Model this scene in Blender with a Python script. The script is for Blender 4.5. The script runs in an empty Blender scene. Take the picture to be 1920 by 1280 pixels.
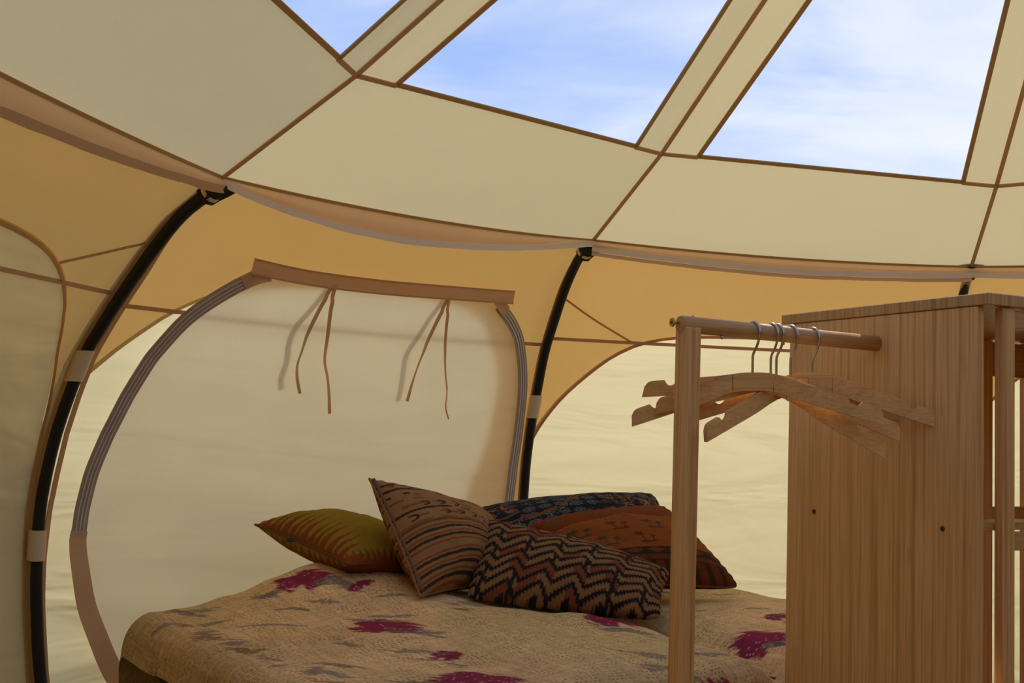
import bpy, math, random
import numpy as np
from mathutils import Vector, Matrix

random.seed(7)
rng = np.random.default_rng(7)
SC = bpy.context.scene
COL = SC.collection
PI = math.pi

# ------------------------------------------------------------------ camera
CAM_Z = 1.1566
PITCH, ROLL = math.radians(4.087), math.radians(1.925)
cam_data = bpy.data.cameras.new('camera')
cam_data.sensor_width = 36.0
cam_data.lens = 38.28
cam_data.clip_start = 0.02
cam = bpy.data.objects.new('camera', cam_data)
COL.objects.link(cam)
F = Vector((0, math.cos(PITCH), math.sin(PITCH)))
Rv = Vector((1, 0, 0))
Uv = Rv.cross(F)
R2 = math.cos(ROLL) * Rv + math.sin(ROLL) * Uv
U2 = -math.sin(ROLL) * Rv + math.cos(ROLL) * Uv
rot = Matrix((R2, U2, -F)).transposed()
cam.matrix_world = Matrix.Translation((0, 0, CAM_Z)) @ rot.to_4x4()
SC.camera = cam

# ------------------------------------------------------------------ world: hazy blue sky with thin cloud
SUN_AZ, SUN_EL = math.radians(14), math.radians(41)
SUN_DIR = Vector((math.sin(SUN_AZ) * math.cos(SUN_EL), math.cos(SUN_AZ) * math.cos(SUN_EL), math.sin(SUN_EL)))
world = bpy.data.worlds.new('sky')
SC.world = world
world.use_nodes = True
nt = world.node_tree
nt.nodes.clear()


def N(nt, typ, **kw):
    n = nt.nodes.new(typ)
    for k, v in kw.items():
        setattr(n, k, v)
    return n


def M(nt, op, a, b=None, clamp=False):
    n = nt.nodes.new('ShaderNodeMath')
    n.operation = op
    n.use_clamp = clamp
    for i, v in enumerate((a, b)):
        if v is None:
            continue
        if isinstance(v, (int, float)):
            n.inputs[i].default_value = v
        else:
            nt.links.new(v, n.inputs[i])
    return n.outputs[0]


def MIX(nt, fac, a, b, blend='MIX'):
    n = nt.nodes.new('ShaderNodeMix')
    n.data_type = 'RGBA'
    n.blend_type = blend
    for i, v in ((0, fac), (6, a), (7, b)):
        if isinstance(v, (int, float)):
            n.inputs[i].default_value = v
        elif isinstance(v, tuple):
            n.inputs[i].default_value = (*v, 1) if len(v) == 3 else v
        else:
            nt.links.new(v, n.inputs[i])
    return n.outputs[2]


def RAMP(nt, fac, stops):
    n = nt.nodes.new('ShaderNodeValToRGB')
    el = n.color_ramp.elements
    while len(el) < len(stops):
        el.new(0.5)
    for e, (p, c) in zip(el, stops):
        e.position = p
        e.color = (*c, 1) if isinstance(c, tuple) else (c, c, c, 1)
    nt.links.new(fac, n.inputs[0])
    return n.outputs[0]


def NOISE(nt, vec, scale, detail=4, rough=0.55, dist=0.0):
    n = nt.nodes.new('ShaderNodeTexNoise')
    n.inputs['Scale'].default_value = scale
    n.inputs['Detail'].default_value = detail
    n.inputs['Roughness'].default_value = rough
    n.inputs['Distortion'].default_value = dist
    if vec is not None:
        nt.links.new(vec, n.inputs['Vector'])
    return n.outputs['Fac']


def MAP(nt, vec, scale=(1, 1, 1), rotz=0.0, loc=(0, 0, 0)):
    n = nt.nodes.new('ShaderNodeMapping')
    n.inputs['Scale'].default_value = scale
    n.inputs['Rotation'].default_value = (0, 0, rotz)
    n.inputs['Location'].default_value = loc
    nt.links.new(vec, n.inputs['Vector'])
    return n.outputs[0]


tc = N(nt, 'ShaderNodeTexCoord')
sep = N(nt, 'ShaderNodeSeparateXYZ')
nt.links.new(tc.outputs['Generated'], sep.inputs[0])
zc = M(nt, 'MAXIMUM', sep.outputs[2], 0.02)
zz = M(nt, 'ADD', zc, 0.12)
cmb = N(nt, 'ShaderNodeCombineXYZ')
nt.links.new(M(nt, 'DIVIDE', sep.outputs[0], zz), cmb.inputs[0])
nt.links.new(M(nt, 'DIVIDE', sep.outputs[1], zz), cmb.inputs[1])
base = RAMP(nt, sep.outputs[2], [(0.0, (0.74, 0.85, 1.0)), (0.14, (0.52, 0.71, 1.04)), (0.26, (0.36, 0.55, 1.02)), (0.45, (0.25, 0.43, 0.92)), (1.0, (0.15, 0.30, 0.74))])
dv = N(nt, 'ShaderNodeVectorMath', operation='DOT_PRODUCT')
nt.links.new(tc.outputs['Generated'], dv.inputs[0])
dv.inputs[1].default_value = (math.sin(math.radians(34)), math.cos(math.radians(34)), 0.1)
glow = M(nt, 'MULTIPLY', M(nt, 'SUBTRACT', dv.outputs['Value'], 0.80), 5.0, clamp=True)
c1 = NOISE(nt, MAP(nt, cmb.outputs[0], (0.7, 1.7, 1), rotz=0.45), 0.9, 6, 0.56, 0.7)
c2 = NOISE(nt, MAP(nt, cmb.outputs[0], (1, 1.2, 1), rotz=-0.4, loc=(3, 1, 0)), 1.6, 6, 0.55, 0.6)
cl = M(nt, 'ADD', M(nt, 'MULTIPLY', c1, 0.65), M(nt, 'MULTIPLY', c2, 0.35))
cl = M(nt, 'ADD', cl, M(nt, 'MULTIPLY', glow, 0.25))
cl = RAMP(nt, cl, [(0.44, 0.0), (0.58, 0.30), (0.70, 0.75), (0.82, 0.97)])
skyc = MIX(nt, cl, base, (0.93, 0.97, 1.02))
bg = N(nt, 'ShaderNodeBackground')
nt.links.new(skyc, bg.inputs[0])
bg.inputs[1].default_value = 1.0
nt.links.new(bg.outputs[0], N(nt, 'ShaderNodeOutputWorld').inputs[0])

# ------------------------------------------------------------------ sun
sun_data = bpy.data.lights.new('sun', 'SUN')
sun_data.energy = 5.0
sun_data.angle = math.radians(0.8)
sun_data.color = (1.0, 0.95, 0.86)
sun = bpy.data.objects.new('sun', sun_data)
COL.objects.link(sun)
sun.rotation_euler = (-SUN_DIR).to_track_quat('-Z', 'Y').to_euler()
sun.location = SUN_DIR * 12

SC.view_settings.view_transform = 'Standard'
SC.view_settings.look = 'None'
SC.view_settings.exposure = 0.0
SC.view_settings.gamma = 1.0
SC.view_settings.use_curve_mapping = False
SC.cycles.max_bounces = 12
SC.cycles.diffuse_bounces = 6
SC.cycles.transparent_max_bounces = 16


# ------------------------------------------------------------------ helpers
def link(o, parent=None):
    COL.objects.link(o)
    if parent is not None:
        o.parent = parent
    return o


def empty(name, loc=(0, 0, 0), rz=0.0, parent=None):
    o = bpy.data.objects.new(name, None)
    o.empty_display_size = 0.1
    o.location = loc
    o.rotation_euler = (0, 0, rz)
    return link(o, parent)


def tag(o, label=None, cat=None, group=None, kind=None):
    if label:
        o['label'] = label
    if cat:
        o['category'] = cat
    if group:
        o['group'] = group
    if kind:
        o['kind'] = kind
    return o


def mesh(name, verts, faces, mat, parent=None, smooth=True, uv=None, col=None):
    me = bpy.data.meshes.new(name)
    v = np.asarray(verts, dtype=np.float64).reshape(-1, 3)
    if isinstance(faces, np.ndarray) and faces.ndim == 2:
        nf, k = faces.shape
        me.vertices.add(len(v))
        me.vertices.foreach_set('co', v.ravel())
        me.loops.add(nf * k)
        me.loops.foreach_set('vertex_index', faces.ravel().astype(np.int32))
        me.polygons.add(nf)
        me.polygons.foreach_set('loop_start', np.arange(0, nf * k, k, dtype=np.int32))
        me.update(calc_edges=True)
    else:
        me.from_pydata(v.tolist(), [], [list(map(int, f)) for f in faces])
    me.validate()
    if smooth:
        me.polygons.foreach_set('use_smooth', np.ones(len(me.polygons), dtype=bool))
    if uv is not None:
        l = me.uv_layers.new(name='UVMap')
        idx = np.empty(len(me.loops), dtype=np.int32)
        me.loops.foreach_get('vertex_index', idx)
        l.data.foreach_set('uv', np.asarray(uv, dtype=np.float32)[idx].ravel())
    if col is not None:
        a = me.color_attributes.new('pattern', 'FLOAT_COLOR', 'POINT')
        c = np.ones((len(v), 4), dtype=np.float32)
        c[:, :3] = col
        a.data.foreach_set('color', c.ravel())
    me.materials.append(mat)
    me.update()
    return link(bpy.data.objects.new(name, me), parent)


def grid_faces(nu, nv, wrap_u=False):
    """vertex index = i*nv + j"""
    i, j = np.meshgrid(np.arange(nu if wrap_u else nu - 1), np.arange(nv - 1), indexing='ij')
    i2 = (i + 1) % nu
    return np.stack([i * nv + j, i2 * nv + j, i2 * nv + j + 1, i * nv + j + 1], -1).reshape(-1, 4)


def norm(v):
    v = np.asarray(v, float)
    return v / (np.linalg.norm(v, axis=-1, keepdims=True) + 1e-12)


def frames(pts, ref):
    pts = np.asarray(pts, float)
    t = norm(np.gradient(pts, axis=0))
    ref = np.broadcast_to(np.asarray(ref, float), pts.shape)
    s = norm(np.cross(t, ref))
    n = norm(np.cross(s, t))
    return t, s, n


def tape_vf(pts, ref, w, th, closed=False):
    """flat tape: ref is about its face normal, w its width, th its thickness"""
    pts = np.asarray(pts, float)
    if closed:
        ext = np.vstack([pts[-1:], pts, pts[:1]])
        r = np.broadcast_to(np.asarray(ref, float), pts.shape)
        t, s, n = frames(ext, np.vstack([r[-1:], r, r[:1]]))
        s, n = s[1:-1], n[1:-1]
    else:
        t, s, n = frames(pts, ref)
    w = np.broadcast_to(np.asarray(w, float), (len(pts),))[:, None]
    ring = np.stack([pts + s * w / 2 + n * th / 2, pts - s * w / 2 + n * th / 2, pts - s * w / 2 - n * th / 2, pts + s * w / 2 - n * th / 2], 1)
    m = len(pts)
    V = ring.reshape(-1, 3)
    Fc = []
    for i in range(m if closed else m - 1):
        k = (i + 1) % m
        for j in range(4):
            j2 = (j + 1) % 4
            Fc.append((i * 4 + j, k * 4 + j, k * 4 + j2, i * 4 + j2))
    if not closed:
        Fc += [(0, 1, 2, 3), ((m - 1) * 4 + 3, (m - 1) * 4 + 2, (m - 1) * 4 + 1, (m - 1) * 4)]
    return V, Fc


def tape(name, pts, ref, w, th, mat, parent=None, closed=False):
    V, Fc = tape_vf(pts, ref, w, th, closed)
    return mesh(name, V, Fc, mat, parent, smooth=False)


def tube_vf(pts, r, seg=10, closed=False, ref=(0.31, 0.17, 0.93)):
    pts = np.asarray(pts, float)
    m = len(pts)
    r = np.broadcast_to(np.asarray(r, float), (m,))
    if closed:
        t = norm(np.roll(pts, -1, 0) - np.roll(pts, 1, 0))
    else:
        t = norm(np.gradient(pts, axis=0))
    # parallel transport
    a = norm(np.cross(t[0], np.asarray(ref, float)))
    V = []
    for i in range(m):
        a = norm(a - t[i] * np.dot(a, t[i]))
        b = np.cross(t[i], a)
        for k in range(seg):
            an = 2 * PI * k / seg
            V.append(pts[i] + r[i] * (math.cos(an) * a + math.sin(an) * b))
    Fc = []
    for i in range(m if closed else m - 1):
        i2 = (i + 1) % m
        for k in range(seg):
            k2 = (k + 1) % seg
            Fc.append((i * seg + k, i * seg + k2, i2 * seg + k2, i2 * seg + k))
    if not closed:
        Fc.append(tuple(range(seg))[::-1])
        Fc.append(tuple((m - 1) * seg + k for k in range(seg)))
    return np.array(V), Fc


def tube(name, pts, r, mat, parent=None, seg=10, closed=False):
    V, Fc = tube_vf(pts, r, seg, closed)
    o = mesh(name, V, Fc, mat, parent, smooth=True)
    if not closed:
        for p in o.data.polygons[-2:]:
            p.use_smooth = False
    return o


def box_vf(x0, x1, y0, y1, z0, z1, bev=0.0):
    if bev <= 0:
        V = [(x, y, z) for x in (x0, x1) for y in (y0, y1) for z in (z0, z1)]
        return np.array(V), [(0, 1, 3, 2), (4, 6, 7, 5), (0, 4, 5, 1), (2, 3, 7, 6), (0, 2, 6, 4), (1, 5, 7, 3)]
    b = min(bev, (x1 - x0) / 2.01, (y1 - y0) / 2.01, (z1 - z0) / 2.01)
    V, Fc, idx = [], [], {}
    for sx in (0, 1):
        for sy in (0, 1):
            for sz in (0, 1):
                cx, cy, cz = (x0, x1)[sx], (y0, y1)[sy], (z0, z1)[sz]
                ix, iy, iz = cx + (b, -b)[sx], cy + (b, -b)[sy], cz + (b, -b)[sz]
                for ax, p in enumerate([(cx, iy, iz), (ix, cy, iz), (ix, iy, cz)]):
                    idx[(sx, sy, sz, ax)] = len(V)
                    V.append(p)
    def q(*k):
        Fc.append(tuple(idx[a] for a in k))
    for s in (0, 1):
        for ax in range(3):
            o = [a for a in range(3) if a != ax]
            def key(p, r_):
                k = [0, 0, 0]
                k[ax], k[o[0]], k[o[1]] = s, p, r_
                return (*k, ax)
            q(key(0, 0), key(1, 0), key(1, 1), key(0, 1))
    for ax in range(3):
        o = [a for a in range(3) if a != ax]
        for p in (0, 1):
            for r_ in (0, 1):
                def key(e, which):
                    k = [0, 0, 0]
                    k[ax], k[o[0]], k[o[1]] = e, p, r_
                    return (*k, which)
                q(key(0, o[0]), key(1, o[0]), key(1, o[1]), key(0, o[1]))
    for sx in (0, 1):
        for sy in (0, 1):
            for sz in (0, 1):
                q((sx, sy, sz, 0), (sx, sy, sz, 1), (sx, sy, sz, 2))
    return np.array(V), Fc


def fix_normals(o):
    import bmesh
    bm = bmesh.new()
    bm.from_mesh(o.data)
    bmesh.ops.recalc_face_normals(bm, faces=bm.faces)
    bm.to_mesh(o.data)
    bm.free()
    return o


def box(name, x0, x1, y0, y1, z0, z1, mat, parent=None, bev=0.002):
    V, Fc = box_vf(x0, x1, y0, y1, z0, z1, bev)
    return fix_normals(mesh(name, V, Fc, mat, parent, smooth=False))


def join_vf(parts):
    V, Fc, o = [], [], 0
    for v, f in parts:
        V.append(np.asarray(v))
        Fc += [tuple(i + o for i in q) for q in f]
        o += len(v)
    return np.vstack(V), Fc


def resample(pts, n, closed=False):
    p = np.asarray(pts, float)
    if closed:
        p = np.vstack([p, p[:1]])
    # smooth with Catmull-Rom
    out = []
    m = len(p)
    for i in range(m - 1):
        p0 = p[i - 1] if i > 0 else (p[-2] if closed else p[0])
        p3 = p[i + 2] if i + 2 < m else (p[1] if closed else p[-1])
        for t in np.linspace(0, 1, 14, endpoint=False):
            t2, t3 = t * t, t * t * t
            out.append(0.5 * (2 * p[i] + (p[i + 1] - p0) * t + (2 * p0 - 5 * p[i] + 4 * p[i + 1] - p3) * t2 + (3 * p[i] - p0 - 3 * p[i + 1] + p3) * t3))
    out.append(p[-1])
    out = np.array(out)
    d = np.r_[0, np.cumsum(np.linalg.norm(np.diff(out, axis=0), axis=1))]
    s = np.linspace(0, d[-1], n + 1 if closed else n)
    r = np.stack([np.interp(s, d, out[:, k]) for k in range(out.shape[1])], -1)
    return r[:-1] if closed else r


def vnoise(x, y, seed=0):
    xi, yi = np.floor(x).astype(int), np.floor(y).astype(int)
    xf, yf = x - xi, y - yi
    def h(a, b):
        v = np.sin(a * 127.1 + b * 311.7 + seed * 74.7) * 43758.5453
        return v - np.floor(v)
    u, v = xf * xf * (3 - 2 * xf), yf * yf * (3 - 2 * yf)
    return (h(xi, yi) * (1 - u) + h(xi + 1, yi) * u) * (1 - v) + (h(xi, yi + 1) * (1 - u) + h(xi + 1, yi + 1) * u) * v


def fbm(x, y, seed=0, oct=4):
    s, a, t = 0, 1, 0
    for o in range(oct):
        s = s + a * vnoise(x * 2 ** o, y * 2 ** o, seed + o * 13)
        t += a
        a *= 0.5
    return s / t


def sstep(a, b, x):
    t = np.clip((x - a) / (b - a), 0, 1)
    return t * t * (3 - 2 * t)


# ------------------------------------------------------------------ materials
def material(name):
    m = bpy.data.materials.new(name)
    m.use_nodes = True
    nt = m.node_tree
    nt.nodes.clear()
    out = nt.nodes.new('ShaderNodeOutputMaterial')
    return m, nt, out


def canvas(name, refl, trans, wrinkle=0.0, wscale=(2, 2, 9), weave=0.15, rough_mix=0.04):
    """woven cotton: reflects refl, lets trans through"""
    m, nt, out = material(name)
    tc = N(nt, 'ShaderNodeTexCoord')
    ob = tc.outputs['Object']
    w = NOISE(nt, ob, 260, 2, 0.5)
    mott = NOISE(nt, ob, 3.0, 4, 0.6)
    var = M(nt, 'ADD', M(nt, 'MULTIPLY', w, 0.10), M(nt, 'ADD', M(nt, 'MULTIPLY', mott, 0.10), 0.90))
    d = N(nt, 'ShaderNodeBsdfDiffuse')
    t = N(nt, 'ShaderNodeBsdfTranslucent')
    nt.links.new(MIX(nt, 1.0, refl, var, 'MULTIPLY'), d.inputs[0])
    nt.links.new(MIX(nt, 1.0, trans, var, 'MULTIPLY'), t.inputs[0])
    b1 = N(nt, 'ShaderNodeBump')
    b1.inputs['Strength'].default_value = weave
    b1.inputs['Distance'].default_value = 0.001
    nt.links.new(w, b1.inputs['Height'])
    last = b1
    if wrinkle > 0:
        wn = NOISE(nt, MAP(nt, ob, wscale), 1.0, 3, 0.5, 0.6)
        b2 = N(nt, 'ShaderNodeBump')
        b2.inputs['Strength'].default_value = 1.0
        b2.inputs['Distance'].default_value = wrinkle
        nt.links.new(wn, b2.inputs['Height'])
        nt.links.new(b1.outputs[0], b2.inputs['Normal'])
        last = b2
    nt.links.new(last.outputs[0], d.inputs['Normal'])
    nt.links.new(last.outputs[0], t.inputs['Normal'])
    a = N(nt, 'ShaderNodeAddShader')
    nt.links.new(d.outputs[0], a.inputs[0])
    nt.links.new(t.outputs[0], a.inputs[1])
    nt.links.new(a.outputs[0], out.inputs[0])
    return m


def plain(name, col, rough=0.6, metal=0.0, spec=0.4, noise=0.0, nscale=20, bump=0.0, bscale=300):
    m, nt, out = material(name)
    p = N(nt, 'ShaderNodeBsdfPrincipled')
    p.inputs['Roughness'].default_value = rough
    p.inputs['Metallic'].default_value = metal
    p.inputs['Specular IOR Level'].default_value = spec
    tc = N(nt, 'ShaderNodeTexCoord')
    nz = NOISE(nt, tc.outputs['Object'], nscale, 4, 0.6)
    c = MIX(nt, 1.0, col, M(nt, 'ADD', M(nt, 'MULTIPLY', nz, 2 * noise), 1 - noise), 'MULTIPLY')
    nt.links.new(c, p.inputs['Base Color'])
    if bump > 0:
        b = N(nt, 'ShaderNodeBump')
        b.inputs['Strength'].default_value = 0.6
        b.inputs['Distance'].default_value = bump
        nt.links.new(NOISE(nt, tc.outputs['Object'], bscale, 3, 0.6), b.inputs['Height'])
        nt.links.new(b.outputs[0], p.inputs['Normal'])
    nt.links.new(p.outputs[0], out.inputs[0])
    return m


def bamboo(name, axis, tint=1.0, figure=1.0):
    """laminated bamboo: narrow strips along the grain axis with small nodes"""
    m, nt, out = material(name)
    tc = N(nt, 'ShaderNodeTexCoord')
    ob = tc.outputs['Object']
    long_s = {'x': (1.6, 85, 85), 'y': (85, 1.6, 85), 'z': (85, 85, 1.6)}[axis]
    fine_s = {'x': (7, 380, 380), 'y': (380, 7, 380), 'z': (380, 380, 7)}[axis]
    a = NOISE(nt, MAP(nt, ob, long_s), 1.0, 2, 0.5)
    a = M(nt, 'ADD', M(nt, 'MULTIPLY', a, figure), 0.5 * (1 - figure))
    b = NOISE(nt, MAP(nt, ob, fine_s), 1.0, 3, 0.6)
    nd = NOISE(nt, MAP(nt, ob, {'x': (9, 40, 40), 'y': (40, 9, 40), 'z': (40, 40, 9)}[axis]), 1.0, 3, 0.5)
    t = tint
    c = RAMP(nt, a, [(0.30, (0.46 * t, 0.240 * t, 0.082 * t)), (0.47, (0.60 * t, 0.347 * t, 0.132 * t)), (0.56, (0.66 * t, 0.395 * t, 0.158 * t)), (0.72, (0.52 * t, 0.29 * t, 0.104 * t))])
    c = MIX(nt, M(nt, 'MULTIPLY', RAMP(nt, b, [(0.45, 0.0), (0.72, 1.0)]), 0.42), c, (0.24 * t, 0.115 * t, 0.045 * t))
    c = MIX(nt, M(nt, 'MULTIPLY', RAMP(nt, nd, [(0.66, 0.0), (0.78, 1.0)]), 0.35), c, (0.22 * t, 0.11 * t, 0.045 * t))
    p = N(nt, 'ShaderNodeBsdfPrincipled')
    nt.links.new(c, p.inputs['Base Color'])
    p.inputs['Roughness'].default_value = 0.36
    p.inputs['Specular IOR Level'].default_value = 0.35
    bp = N(nt, 'ShaderNodeBump')
    bp.inputs['Strength'].default_value = 0.15
    bp.inputs['Distance'].default_value = 0.0006
    nt.links.new(b, bp.inputs['Height'])
    nt.links.new(bp.outputs[0], p.inputs['Normal'])
    nt.links.new(p.outputs[0], out.inputs[0])
    return m


def clear_vinyl(name):
    m, nt, out = material(name)
    tc = N(nt, 'ShaderNodeTexCoord')
    ob = tc.outputs['Object']
    tr = N(nt, 'ShaderNodeBsdfTransparent')
    tr.inputs[0].default_value = (0.985, 0.99, 1, 1)
    gl = N(nt, 'ShaderNodeBsdfGlossy')
    gl.inputs['Roughness'].default_value = 0.08
    df = N(nt, 'ShaderNodeBsdfTranslucent')
    df.inputs[0].default_value = (0.95, 0.97, 1, 1)
    sc = NOISE(nt, MAP(nt, ob, (14, 60, 14), rotz=0.7), 1.0, 5, 0.7, 0.4)
    sf = M(nt, 'MULTIPLY', RAMP(nt, sc, [(0.70, 0.0), (0.80, 1.0)]), 0.10)
    m1 = N(nt, 'ShaderNodeMixShader')
    nt.links.new(M(nt, 'ADD', sf, 0.02), m1.inputs[0])
    nt.links.new(tr.outputs[0], m1.inputs[1])
    nt.links.new(df.outputs[0], m1.inputs[2])
    m2 = N(nt, 'ShaderNodeMixShader')
    m2.inputs[0].default_value = 0.025
    nt.links.new(m1.outputs[0], m2.inputs[1])
    nt.links.new(gl.outputs[0], m2.inputs[2])
    nt.links.new(m2.outputs[0], out.inputs[0])
    return m


def painted(name, rough=0.95, weave=700, bump=0.0008, stitch=False):
    """printed cloth: the print comes from the colour attribute"""
    m, nt, out = material(name)
    at = N(nt, 'ShaderNodeAttribute', attribute_name='pattern')
    tc = N(nt, 'ShaderNodeTexCoord')
    uv = tc.outputs['UV']
    w = NOISE(nt, tc.outputs['Object'], weave, 2, 0.6)
    c = MIX(nt, 1.0, at.outputs['Color'], M(nt, 'ADD', M(nt, 'MULTIPLY', w, 0.5), 0.75), 'MULTIPLY')
    hgt = w
    if stitch:
        sp = N(nt, 'ShaderNodeSeparateXYZ')
        nt.links.new(uv, sp.inputs[0])
        wob = NOISE(nt, MAP(nt, uv, (3, 3, 1)), 1.0, 2, 0.5)
        row = M(nt, 'ADD', M(nt, 'MULTIPLY', sp.outputs[1], 112.0), M(nt, 'MULTIPLY', wob, 5.0))
        rid = M(nt, 'FLOOR', row)
        rf = M(nt, 'FRACT', row)
        ph = M(nt, 'FRACT', M(nt, 'MULTIPLY', M(nt, 'SINE', M(nt, 'MULTIPLY', rid, 12.9898)), 437.58))
        al = M(nt, 'ADD', M(nt, 'MULTIPLY', sp.outputs[0], 84.0), M(nt, 'MULTIPLY', ph, 1.0))
        cell = N(nt, 'ShaderNodeCombineXYZ')
        nt.links.new(M(nt, 'FLOOR', al), cell.inputs[0])
        nt.links.new(rid, cell.inputs[1])
        wn = N(nt, 'ShaderNodeTexWhiteNoise', noise_dimensions='2D')
        nt.links.new(cell.outputs[0], wn.inputs['Vector'])
        dash = M(nt, 'MULTIPLY', M(nt, 'LESS_THAN', M(nt, 'FRACT', al), 0.55), M(nt, 'LESS_THAN', M(nt, 'ABSOLUTE', M(nt, 'SUBTRACT', rf, 0.5)), 0.19))
        white = M(nt, 'MULTIPLY', dash, M(nt, 'GREATER_THAN', wn.outputs['Value'], 0.84))
        dark = M(nt, 'MULTIPLY', dash, M(nt, 'LESS_THAN', wn.outputs['Value'], 0.70))
        msk = RAMP(nt, NOISE(nt, MAP(nt, uv, (9, 9, 1)), 1.0, 4, 0.65), [(0.36, 0.1), (0.62, 1.0)])
        dark = M(nt, 'MULTIPLY', dark, msk)
        gridn = NOISE(nt, MAP(nt, uv, (6, 75, 1)), 1.0, 3, 0.75)
        gridm = NOISE(nt, MAP(nt, uv, (75, 6, 1)), 1.0, 3, 0.75)
        gv = M(nt, 'ADD', M(nt, 'MULTIPLY', M(nt, 'ADD', gridn, gridm), 1.05), 0.12)
        c = MIX(nt, 1.0, c, gv, 'MULTIPLY')
        c = MIX(nt, M(nt, 'MULTIPLY', dark, 0.80), c, (0.13, 0.055, 0.028))
        c = MIX(nt, M(nt, 'MULTIPLY', white, 0.65), c, (0.62, 0.56, 0.50))
        pucker = NOISE(nt, MAP(nt, uv, (40, 92, 1)), 1.0, 2, 0.5)
        hgt = M(nt, 'ADD', M(nt, 'MULTIPLY', pucker, 1.0), M(nt, 'MULTIPLY', dash, -0.5))
    p = N(nt, 'ShaderNodeBsdfPrincipled')
    nt.links.new(c, p.inputs['Base Color'])
    p.inputs['Roughness'].default_value = rough
    p.inputs['Specular IOR Level'].default_value = 0.1
    b = N(nt, 'ShaderNodeBump')
    b.inputs['Strength'].default_value = 0.7
    b.inputs['Distance'].default_value = bump
    nt.links.new(hgt, b.inputs['Height'])
    nt.links.new(b.outputs[0], p.inputs['Normal'])
    nt.links.new(p.outputs[0], out.inputs[0])
    return m


MT = {}
MT['roof'] = canvas('roof_canvas', (0.48, 0.42, 0.29), (0.23, 0.192, 0.101))
MT['cream'] = canvas('cream_canvas', (0.48, 0.42, 0.29), (0.335, 0.287, 0.16), wrinkle=0.03, wscale=(1.2, 1.2, 6))
MT['yellow'] = canvas('double_canvas', (0.44, 0.315, 0.15), (0.20, 0.113, 0.030), wrinkle=0.010, wscale=(1.5, 1.5, 5))
MT['flap'] = canvas('flap_canvas', (0.43, 0.405, 0.355), (0.50, 0.50, 0.515), wrinkle=0.05, wscale=(0.8, 0.8, 5))
MT['peach'] = canvas('eave_canvas', (0.58, 0.43, 0.27), (0.28, 0.18, 0.08), wrinkle=0.006, wscale=(4, 4, 4))
MT['tape'] = canvas('seam_tape_cloth', (0.48, 0.32, 0.175), (0.20, 0.12, 0.058))
MT['bind'] = canvas('binding_cloth', (0.42, 0.275, 0.12), (0.13, 0.072, 0.024))
MT['band'] = canvas('brown_band_cloth', (0.50, 0.38, 0.235), (0.30, 0.20, 0.11))
MT['zip'] = canvas('grey_zip_cloth', (0.42, 0.35, 0.31), (0.07, 0.05, 0.04))
MT['coil'] = plain('zip_coil', (0.62, 0.58, 0.58), 0.35)
MT['hem'] = canvas('white_hem_cloth', (0.74, 0.67, 0.57), (0.20, 0.17, 0.13), wrinkle=0.004, wscale=(8, 8, 8))
MT['loop'] = canvas('pole_loop_cloth', (0.66, 0.55, 0.40), (0.20, 0.15, 0.09))
MT['lining'] = canvas('lining_canvas', (0.40, 0.34, 0.235), (0.40, 0.345, 0.245), wrinkle=0.05, wscale=(1, 1, 4))
MT['cover'] = canvas('zip_cover_cloth', (0.52, 0.40, 0.27), (0.26, 0.18, 0.105))
MT['soft'] = canvas('soft_seam_cloth', (0.44, 0.29, 0.14), (0.26, 0.145, 0.05))
MT['vinyl'] = clear_vinyl('clear_vinyl')
MT['black'] = plain('black_steel', (0.012, 0.011, 0.011), 0.55, 0.0, 0.3)
MT['webbing'] = plain('black_webbing', (0.010, 0.010, 0.011), 0.9)
MT['bz'] = bamboo('bamboo_upright', 'z', 1.27)
MT['bx'] = bamboo('bamboo_rail', 'x', 1.0)
MT['by'] = bamboo('bamboo_top', 'z', 0.92)
MT['bh'] = bamboo('bamboo_hanger', 'x', 1.25, 0.4)
MT['steel'] = plain('steel_wire', (0.50, 0.47, 0.44), 0.28, 1.0)
MT['brass'] = plain('brass', (0.62, 0.42, 0.10), 0.3, 1.0)
MT['screw'] = plain('dark_screw', (0.10, 0.08, 0.06), 0.4, 0.8)
MT['charcoal'] = plain('charcoal_upholstery', (0.085, 0.082, 0.085), 0.95, 0, 0.1, 0.15, 60, 0.0006, 700)
MT['print'] = painted('printed_cotton')
MT['quilt'] = painted('stitched_quilt_cotton', stitch=True, bump=0.0025)
MT['pipe_d'] = plain('dark_cord', (0.05, 0.03, 0.02), 0.9)
MT['pipe_r'] = plain('rust_cord', (0.16, 0.05, 0.015), 0.9)
MT['pipe_t'] = plain('tan_cord', (0.28, 0.16, 0.07), 0.9)
MT['zipper'] = plain('brown_zip', (0.14, 0.09, 0.06), 0.6)
MT['label'] = plain('grey_label', (0.06, 0.06, 0.07), 0.8)
MT['floor'] = plain('groundsheet', (0.13, 0.10, 0.065), 0.8, 0, 0.2, 0.2, 8)
MT['ground'] = plain('dry_grass', (0.20, 0.18, 0.09), 0.95, 0, 0.1, 0.35, 3)

# ------------------------------------------------------------------ tent geometry
CX, CY = 1.1510, 1.6468
AZ1 = math.radians(-60.11)
NP = 10
STEP = 2 * PI / NP


def az(k):
    return AZ1 + (k - 1) * STEP


def dirk(k):
    return np.array([math.sin(az(k)), math.cos(az(k)), 0.0])


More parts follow.
